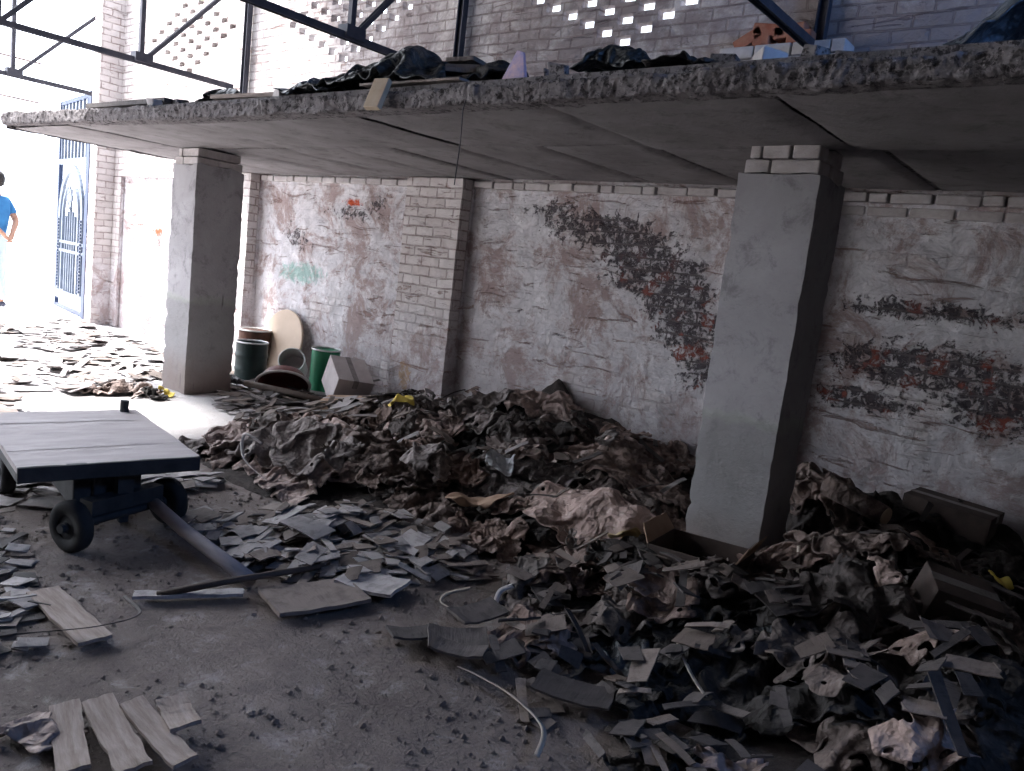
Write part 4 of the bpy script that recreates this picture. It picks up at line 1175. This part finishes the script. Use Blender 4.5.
tag(cloth_obj('torn_cardboard', P, simple('yellowish_card', (.30, .23, .12), (.4, .32, .18), 8)), 'yellowish folded card sticking up left of the opened carton', 'card')
P = settle(-2.42, 2.92, .9, .34, .2, .8, .03, 4021, nx=14, steps=20, peak=(-.2, 0, .16, .25))
tag(cloth_obj('torn_cardboard', P, M['carton']), 'folded tan cardboard pointing up at the front of the middle heap', 'card')
lg = empty('wood_block', (-.93, 3.86, .40), .0); lg.rotation_euler = (0, .12, -.25)
tag(lg, 'round wrapped wooden block with pale cut end on the dark heap', 'wood')
lm = MB(); lm.tube([(-.16, 0, .02), (0, 0, .01), (.15, 0, 0)], [.05, .05, .045], 16); lm.build('shaft', M['sack'], lg, smooth=True)
lm = MB(); lm.tube([(.15, 0, 0), (.158, 0, 0)], [.043, .040], 16); lm.build('cut_end', M['wood_pale'], lg)


# ------------------------------------------------------------ drums, cans, disc
def can(name, c, r, h, mat, label, rot=(0, 0, 0), lid=None, cat='drum', ribs=0, open_top=True):
    o = empty(name, c); o.rotation_euler = rot; tag(o, label, cat)
    mb = MB(); prof = [(.001, 0), (r, 0)]
    for i in range(1, 20):
        z = h * i / 20
        bulge = .006 if ribs and any(abs(z - h * (k + 1) / (ribs + 1)) < .013 for k in range(ribs)) else 0
        prof.append((r + bulge, z))
    prof += [(r, h)] + ([(r - .006, h), (r - .006, h * .3), (.001, h * .28)] if open_top else [(r - .02, h - .004), (.001, h - .012)])
    mb.lathe(prof, 32); mb.build('body', mat, o, smooth=True).modifiers.new('es', 'EDGE_SPLIT').split_angle = math.radians(45)
    rm = MB(); rm.lathe([(r - .008, h - .004), (r + .006, h - .004), (r + .008, h + .004), (r + .003, h + .010), (r - .006, h + .009)], 32, closed=True)
    rm.build('rim', M['tin_rim'], o, smooth=True)
    if lid:
        l = MB(); l.lathe([(.001, h * .93), (r * .9, h * .93 - .004)], 24); l.build('contents', lid, o)
    return o
can('steel_drum', (-6.33, 4.14, 0), .14, .36, M['drum_dark'], 'dark green open drum just right of the far pillar', lid=M['white_poly'], ribs=2)
can('steel_drum', (-6.74, 4.43, 0), .15, .42, M['drum_rust'], 'rusty brown drum standing before the cream disc', ribs=2, open_top=False)
can('paint_can', (-5.62, 4.42, .04), .125, .36, M['can_green'], 'bright green tin can standing before the wall', (0, .02, 0), cat='can', open_top=False)
can('plastic_bucket', (-6.10, 4.46, .13), .115, .26, M['pvc'], 'dirty white bucket lying on its side left of the green can', (math.radians(62), 0, math.radians(45)), cat='bucket')
dm = MB(); Mx = Matrix.Translation((-6.50, 4.565, .335)) @ Matrix.Rotation(math.radians(78), 4, 'X')
dm.lathe([(.001, -.012), (.317, -.012), (.325, -.008), (.325, .008), (.317, .012), (.001, .012)], 56, Mx)
tag(dm.build('wooden_disc', M['disc'], smooth=False), 'large round cream disc leaning against the back wall', 'disc')
bs = empty('basin', (-5.62, 4.0, .10)); bs.scale = (.85, .85, .85); bs.rotation_euler = (math.radians(-38), math.radians(-14), math.radians(35)); tag(bs, 'overturned maroon basin with pale rim among the scraps before the bucket', 'basin')
bm_ = MB(); bm_.lathe([(.001, .13), (.13, .13), (.19, .10), (.235, .03), (.25, 0), (.256, 0), (.24, .035), (.195, .108), (.135, .138), (.001, .138)], 36)
bm_.build('bowl', M['maroon'], bs, smooth=True)
rm = MB(); rm.lathe([(.246, -.008), (.272, -.008), (.276, 0), (.272, .006), (.246, .006)], 40, closed=True); rm.build('rim', M['bone'], bs, smooth=True)
P = settle(-6.12, 4.12, .4, .3, .24, .5, .05, 4031, nx=14, steps=30, peak=(0, 0, .12, .3)); tag(cloth_obj('crumpled_bag', P, M['sack_pale']), 'small pale crumpled bag before the cream disc', 'bag')
P = settle(-6.02, 3.82, .4, .36, .26, .5, .05, 4032, nx=14, steps=30, peak=(0, 0, .2, .35)); tag(cloth_obj('crumpled_bag', P, M['polysheet']), 'dusty polythene bag right behind the far pillar foot', 'bag')
tag(MB().tube([(-5.75, 3.72, .10), (-5.4, 3.86, .09), (-5.08, 3.98, .075)], [.028, .026, .024], 12).build('cardboard_tube', M['scrap_brown'], smooth=True), 'pale cardboard tube lying in front of the maroon basin', 'tube')
strap([(-5.0, 4.28, .16), (-4.9, 4.3, .24), (-4.8, 4.34, .28)], .04, M['scrap'], 'pale torn strip pointing up right of the tipped carton', name='torn_cardboard', cat='card', th=.005)

# ------------------------------------------------------------ things on the loft
ZT = ZS + .102
HT_floor = HT
def loft_cloth(x, y, rot, L, W, sq, am, seed, mat, label, cat, mound=None, peak=None, nx=28, name='tarpaulin', lift=.04):
    global HT
    HT = np.zeros_like(HT_floor)
    for m_ in (mound or []): HT = np.maximum(HT, bumpf(*m_))
    P = settle(x, y, rot, L, W, sq, am, seed, nx=int(nx * 1.6), steps=46, peak=peak, lift=lift, crease=.04)
    P[..., 1] = np.maximum(P[..., 1], 2.47)
    o = cloth_obj(name, P, mat); o.location.z += ZT
    HT = HT_floor
    return tag(o, label, cat)
loft_cloth(-3.18, 2.72, .05, 1.35, .62, .84, .03, 5001, M['tarp'], 'black tarpaulin bulging on the loft edge under the truss node', 'tarpaulin', [(-3.0, 2.75, .26, .2, .23), (-3.35, 2.72, .3, .16, .14)])
loft_cloth(-3.92, 2.8, .1, .75, .45, .8, .03, 5002, M['tarp'], 'dark sheet lying on the loft left of the black tarpaulin', 'tarpaulin', [(-3.9, 2.82, .3, .15, .10)])
loft_cloth(-3.50, 2.55, .1, .35, .22, .7, .03, 5012, M['polysheet'], 'grey polythene fold hanging at the left end of the tarpaulin', 'polythene sheet', [(-3.5, 2.6, .12, .1, .07)], nx=16)
loft_cloth(-4.75, 2.8, .1, .62, .40, .8, .03, 5003, M['tarp'], 'small dark sheet at the far left end of the loft', 'tarpaulin', [(-4.68, 2.8, .2, .15, .13)], nx=20)
loft_cloth(-2.43, 2.75, .2, .4, .3, .75, .03, 5004, M['sack_dark'], 'dark folded bag with a red brown edge beside the cardboard stack', 'bag', [(-2.43, 2.75, .14, .12, .14)], nx=20, name='folded_bag')
loft_cloth(-1.78, 2.72, .05, .42, .3, .75, .03, 5005, M['tarp'], 'black bag on the loft edge below the diamond lattice', 'bag', [(-1.78, 2.72, .15, .12, .14)], nx=20, name='folded_bag')
loft_cloth(-1.45, 2.62, .05, .3, .2, .75, .02, 5006, M['sack_dark'], 'flat dark rag right of the black bag on the loft', 'rag', [(-1.45, 2.62, .1, .1, .03)], nx=14, name='rag')
loft_cloth(-.62, 3.0, .3, .55, .5, .85, .02, 5007, M['polysheet'], 'dusty grey sheet raised to a corner on the loft, top right', 'polythene sheet', [(-.45, 3.0, .2, .3, .28)], nx=20, name='raised_sheet')
for k, (x, y, z, L, W, rz) in enumerate([(-2.62, 2.72, .02, .22, .16, .2), (-2.63, 2.72, .045, .20, .15, .35), (-2.60, 2.73, .07, .21, .15, .05), (-2.62, 2.72, .095, .19, .14, .5), (-2.62, 2.73, .12, .17, .13, .3), (-2.63, 2.73, .15, .16, .12, .1)]):
    board('cardboard_piece', (x, y, ZT + z), L, W, .018, rz, M['scrap_brown'], 'brown cardboard piece in the stack right of the tarpaulin, %s' % ('lowest', 'second lowest', 'third from the bottom', 'third from the top', 'second from the top', 'topmost')[k], 'cardboard', roll=.04 * (-1) ** k, seed=60 + k, group='stacked cardboard on the loft')
pk = MB(); pk.add([(-.055, -.012, 0), (.055, -.012, 0), (.05, .012, 0), (-.05, .012, 0), (.0, -.004, .11), (.03, -.004, .10), (.03, .004, .10), (.0, .004, .11)],
                  [(0, 1, 5, 4), (2, 3, 7, 6), (1, 2, 6, 5), (3, 0, 4, 7), (4, 5, 6, 7), (3, 2, 1, 0)])
o = pk.build('paper_packet', M['packet'], bevel=.003); o.location = (-2.21, 2.58, ZT); o.scale = (1.25, 1.25, 1.2); tag(o, 'pink and blue printed paper packet standing on the loft edge', 'packet')
board('plank', (-4.05, 2.58, ZT + .025), .75, .09, .022, .08, M['wood'], 'weathered plank on the loft edge left of the tarpaulin', 'plank', seed=70)
board('plank', (-4.55, 2.66, ZT + .03), .7, .08, .02, .02, M['scrap_dark'], 'dark plank on the loft before the small dark sheet', 'plank', seed=71, roll=.1)
board('plank', (-5.6, 2.6, ZT + .045), 1.1, .10, .03, .01, M['scrap_dark'], 'long dark plank on the far end of the loft', 'plank', seed=72)
board('cardboard_sheet', (-2.75, 2.56, ZT + .012), .62, .16, .010, .03, M['scrap_brown'], 'thin brown sheet lying on the loft edge above the hanging block', 'sheet', seed=73)
wb = MB(); wb.box((0, 0, 0), (.042, .075, .014)); o = wb.build('wood_offcut', M['wood_pale'], bevel=.003); o.location = (-2.84, 2.40, ZS + .045); o.rotation_euler = (math.radians(66), 0, .15)
tag(o, 'short wooden offcut hanging down over the loft edge', 'wood')
rs = random.Random(21)
for k in range(12):
    x = (-3.78, -3.7, -4.2, -4.35, -1.95, -1.30, -1.15, -2.05, -5.0, -5.1, -.98, -.9)[k]; y = 2.55 + rs.uniform(-.03, .12)
    s_ = rs.uniform(.03, .055); mb = MB(); mb.box((0, 0, 0), (s_, s_ * .7, s_ * .55))
    mb.v = [tuple(c + rs.uniform(-.25, .25) * s_ for c in v) for v in mb.v]
    o = mb.build('brick_fragment', M['slab_edge'] if k % 3 else M['loose_brick'], bevel=.006); o.location = (x, y, ZT + s_ * .5); o.rotation_euler = (0, 0, rs.uniform(0, 3))
    tag(o, 'broken brick fragment lying on the crumbling loft edge', 'brick fragment', 'brick fragments on the loft')
# bearing block under the third truss with a red lump of brickwork
mb = MB()
for r_ in range(9):
    x = -2.30 + (.06 if r_ % 2 else 0); z = ZT + r_ * .077
    while x < -1.56:
        L = min(.22, -1.56 - x); mb.box((x + L / 2, 4.60 + rs.uniform(-.004, .004), z + .038), (L / 2 - .004, .085, .034)); x += L
tag(mb.build('trim_7', M['loose_brick'], bevel=.007), kind='structure')
mb = MB(); zb = ZT + 9 * .077
for (x, z, L, a) in ((-2.14, .045, .09, .5), (-2.02, .085, .10, -.15), (-1.90, .07, .09, .1), (-1.84, .035, .07, 0), (-2.06, .035, .05, 0)):
    mb.box((x, 4.6, zb + z), (L, .06, .035), Matrix.Rotation(-a, 3, 'Y'))
tag(mb.build('brick_lump', M['red_brick'], bevel=.008), 'lump of broken red bricks on the white ledge, top right', 'bricks')
tag(MB().tube([(-2.32, 2.44, 2.0), (-2.33, 2.42, 1.9), (-2.33, 2.425, 1.78), (-2.335, 2.42, 1.60)], .0022, 6).build('hanging_wire', M['steel']), 'thin wire hanging down from the loft edge', 'wire')

# ------------------------------------------------------------ gate leaf and fence beyond
g0 = Vector((-12.5, 4.86, 0)); g1 = Vector((-10.87, 4.60, 0)); gd = (g1 - g0)
g0.z = -.07
gt = empty('metal_gate', g0, math.atan2(gd.y, gd.x)); GW = gd.length
tag(gt, 'open blue and silver ornamental metal gate leaf at the far left', 'gate')
def gb(mb, x0, z0, x1, z1, w=.05, t=.04, y=0): return mb.beam((x0, y, z0), (x1, y, z1), w, t, up=(0, 1, 0))
mb = MB(); gb(mb, .02, .08, .02, 2.95, .06, .05); gb(mb, GW - .02, .08, GW - .02, 2.95, .06, .05); gb(mb, .02, .1, GW - .02, .1); gb(mb, .02, 2.93, GW - .02, 2.93)
mb.b2(GW, GW + .14, -.07, .05, .07, 2.95)
mb.build('frame', M['gate_blue'], gt)
for x0_, z_, w_ in ((0.0, 2.12, .07), (.05, .28, .12), (.1, 1.02, .04), (.1, .90, .04)):
    gb(MB(), x0_, z_, GW - x0_, z_, w_, .05, -.02).build('cross_rail', M['gate_white'], gt)
for k in range(9):
    x = .10 + (GW - .2) * k / 8
    gb(MB(), x, 2.15, x, 2.92, .035, .03).build('upright_bar', M['gate_white'], gt)
cxg = GW / 2
def arch(rx, w, zt, zb=.35, spring=1.35):
    pts = [(cxg - rx, -.03, zb)] + [(cxg - rx * math.cos(a), -.03, spring + (zt - spring) * math.sin(a)) for a in [math.pi * i / 24 for i in range(25)]] + [(cxg + rx, -.03, zb)]
    mb = MB()
    for i in range(len(pts) - 1): mb.beam(pts[i], pts[i + 1], w, .035, up=(0, 1, 0))
    return mb
arch(.60, .10, 2.02).build('outer_arch', M['gate_white'], gt)
arch(.42, .05, 1.82).build('inner_arch', M['gate_white'], gt)
for s_ in (-1, 1):
    mb = MB()
    for k in range(22): mb.box((cxg + s_ * .60, -.055, .4 + k * .044), (.03, .008, .014))
    mb.build('stud_row', M['gate_blue'], gt)
for k in range(5):
    x = cxg - .24 + .12 * k
    gb(MB(), x, .34, x, 1.5 - .06 * abs(k - 2), .028, .028, -.03).build('inner_bar', M['gate_white'], gt)
mb = MB(); Mx = Matrix.Translation((cxg, -.04, 1.62)) @ Matrix.Rotation(math.radians(90), 4, 'X')
mb.lathe([(.001, .02), (.06, .018), (.10, .008), (.115, 0), (.001, -.01)], 18, Mx)
for a in range(8): mb.box((cxg + .1 * math.cos(a * .785), -.05, 1.62 + .12 * math.sin(a * .785)), (.035, .01, .035))
mb.build('rosette', M['gate_white'], gt, bevel=.004)
fe = empty('boundary_rail', (-14.5, 4.2, 0)); tag(fe, 'thin grey rails on a post beyond the shed, far left sky', 'railing')
MB().beam((0, .0, -.0), (0, 0, 3.7), .09, .09).build('post', M['rusty_post'], fe)
for z in (3.05, 3.38, 3.66): MB().beam((0, -2.0, z), (0, 1.1, z), .025, .025).build('rail', M['rusty_post'], fe)

# ------------------------------------------------------------ person standing outside, seen from behind
pe = empty('person', (-11.90, 3.85, 0))   # local -y: the way the person faces away
pe.rotation_euler = (0, 0, math.radians(-60))
tag(pe, 'person in a blue shirt and pale jeans seen from behind, hands clasped behind the back', 'person')
def skin_obj(name, joints, bones, mat, parent, sub=2):
    me = bpy.data.meshes.new(name); names = list(joints)
    me.from_pydata([joints[n][0] for n in names], [(names.index(a), names.index(b)) for a, b in bones], [])
    me.materials.append(mat)
    o = bpy.data.objects.new(name, me); COL.objects.link(o); o.parent = parent
    m_ = o.modifiers.new('skin', 'SKIN'); m_.use_smooth_shade = True
    if not me.skin_vertices: me.skin_vertices.new() if hasattr(me.skin_vertices, 'new') else None
    for i, n in enumerate(names):
        r = joints[n][1]; r = r if isinstance(r, tuple) else (r, r)
        me.skin_vertices[0].data[i].radius = r
    me.skin_vertices[0].data[0].use_root = True
    s_ = o.modifiers.new('sub', 'SUBSURF'); s_.levels = sub; s_.render_levels = sub
    return o
J = dict(pelvis=((0, 0, .95), (.15, .11)), waist=((0, .0, 1.08), (.14, .10)), chest=((0, .0, 1.30), (.165, .11)), neckb=((0, 0, 1.45), (.075, .07)), neck=((0, -.005, 1.53), .055),
         head=((0, -.02, 1.60), (.07, .085)), crown=((0, -.02, 1.70), (.072, .088)), chin=((0, -.085, 1.575), .032))
Bn = [('pelvis', 'waist'), ('waist', 'chest'), ('chest', 'neckb'), ('neckb', 'neck'), ('neck', 'head'), ('head', 'crown'), ('head', 'chin')]
for s_, S_ in ((-1, 'l'), (1, 'r')):
    J['sh' + S_] = ((.175 * s_, 0, 1.41), .055); J['el' + S_] = ((.255 * s_, .10, 1.16), .042); J['wr' + S_] = ((.07 * s_, .20, .98), .028); J['pm' + S_] = ((.02 * s_, .215, .93), (.036, .02))
    Bn += [('chest', 'sh' + S_), ('sh' + S_, 'el' + S_), ('el' + S_, 'wr' + S_), ('wr' + S_, 'pm' + S_)]
    for k in range(4):
        x = (.03 - .012 * k) * s_ - .02 * s_
        J['f%d' % k + S_] = ((x - .01 * s_, .232 + .004 * k, .90 - .004 * k), .009); J['g%d' % k + S_] = ((x - .035 * s_, .240, .875 + .004 * k), .008)
        Bn += [('pm' + S_, 'f%d' % k + S_), ('f%d' % k + S_, 'g%d' % k + S_)]
    J['t' + S_] = ((.045 * s_, .235, .915), .010); Bn += [('wr' + S_, 't' + S_)]
    J['hip' + S_] = ((.09 * s_, 0, .88), .09); J['kn' + S_] = ((.11 * s_, -.01, .50), .058); J['an' + S_] = ((.12 * s_, .02, .09), .04); J['toe' + S_] = ((.135 * s_, -.14, .04), (.035, .028))
    Bn += [('pelvis', 'hip' + S_), ('hip' + S_, 'kn' + S_), ('kn' + S_, 'an' + S_), ('an' + S_, 'toe' + S_)]
skin_obj('body', J, Bn, M['skin'], pe)
K = dict(w=((0, .0, .90), (.172, .135)), v=((0, 0, 1.08), (.165, .13)), c=((0, 0, 1.30), (.18, .13)), n=((0, 0, 1.46), (.085, .08)))
Kb = [('w', 'v'), ('v', 'c'), ('c', 'n')]
for s_, S_ in ((-1, 'l'), (1, 'r')):
    K['s' + S_] = ((.18 * s_, 0, 1.41), .07); K['e' + S_] = ((.245 * s_, .07, 1.22), .062); Kb += [('c', 's' + S_), ('s' + S_, 'e' + S_)]
skin_obj('shirt', K, Kb, M['shirt'], pe)
K = dict(p=((0, 0, .95), (.16, .12)), q=((0, 0, 1.06), (.150, .112))); Kb = [('p', 'q')]
for s_, S_ in ((-1, 'l'), (1, 'r')):
    K['h' + S_] = ((.095 * s_, 0, .86), .10); K['k' + S_] = ((.115 * s_, -.01, .50), .072); K['a' + S_] = ((.125 * s_, .02, .09), .062); Kb += [('p', 'h' + S_), ('h' + S_, 'k' + S_), ('k' + S_, 'a' + S_)]
skin_obj('jeans', K, Kb, M['jeans'], pe)
hm = MB(); hm.lathe([(.001, .135), (.05, .125), (.085, .09), (.098, .04), (.096, 0), (.088, -.045), (.06, -.075)], 20, Matrix.Translation((0, .005, 1.655)))
hm.v = [(x, y * 1.12, z) if y > -.03 or z > 1.70 else (x, -.03 * 1.12, z) for x, y, z in hm.v]
hm.build('hair', M['hair'], pe, smooth=True)
for s_ in (-1, 1):
    sh = MB(); sh.tube([(.125 * s_, .06, .045), (.127 * s_, .0, .05), (.132 * s_, -.08, .04), (.137 * s_, -.17, .03)], [.035, .045, .042, .022], 12)
    sh.v = [(x, y, max(z, .002)) for x, y, z in sh.v]; sh.build('shoe', M['shoe'], pe, smooth=True)
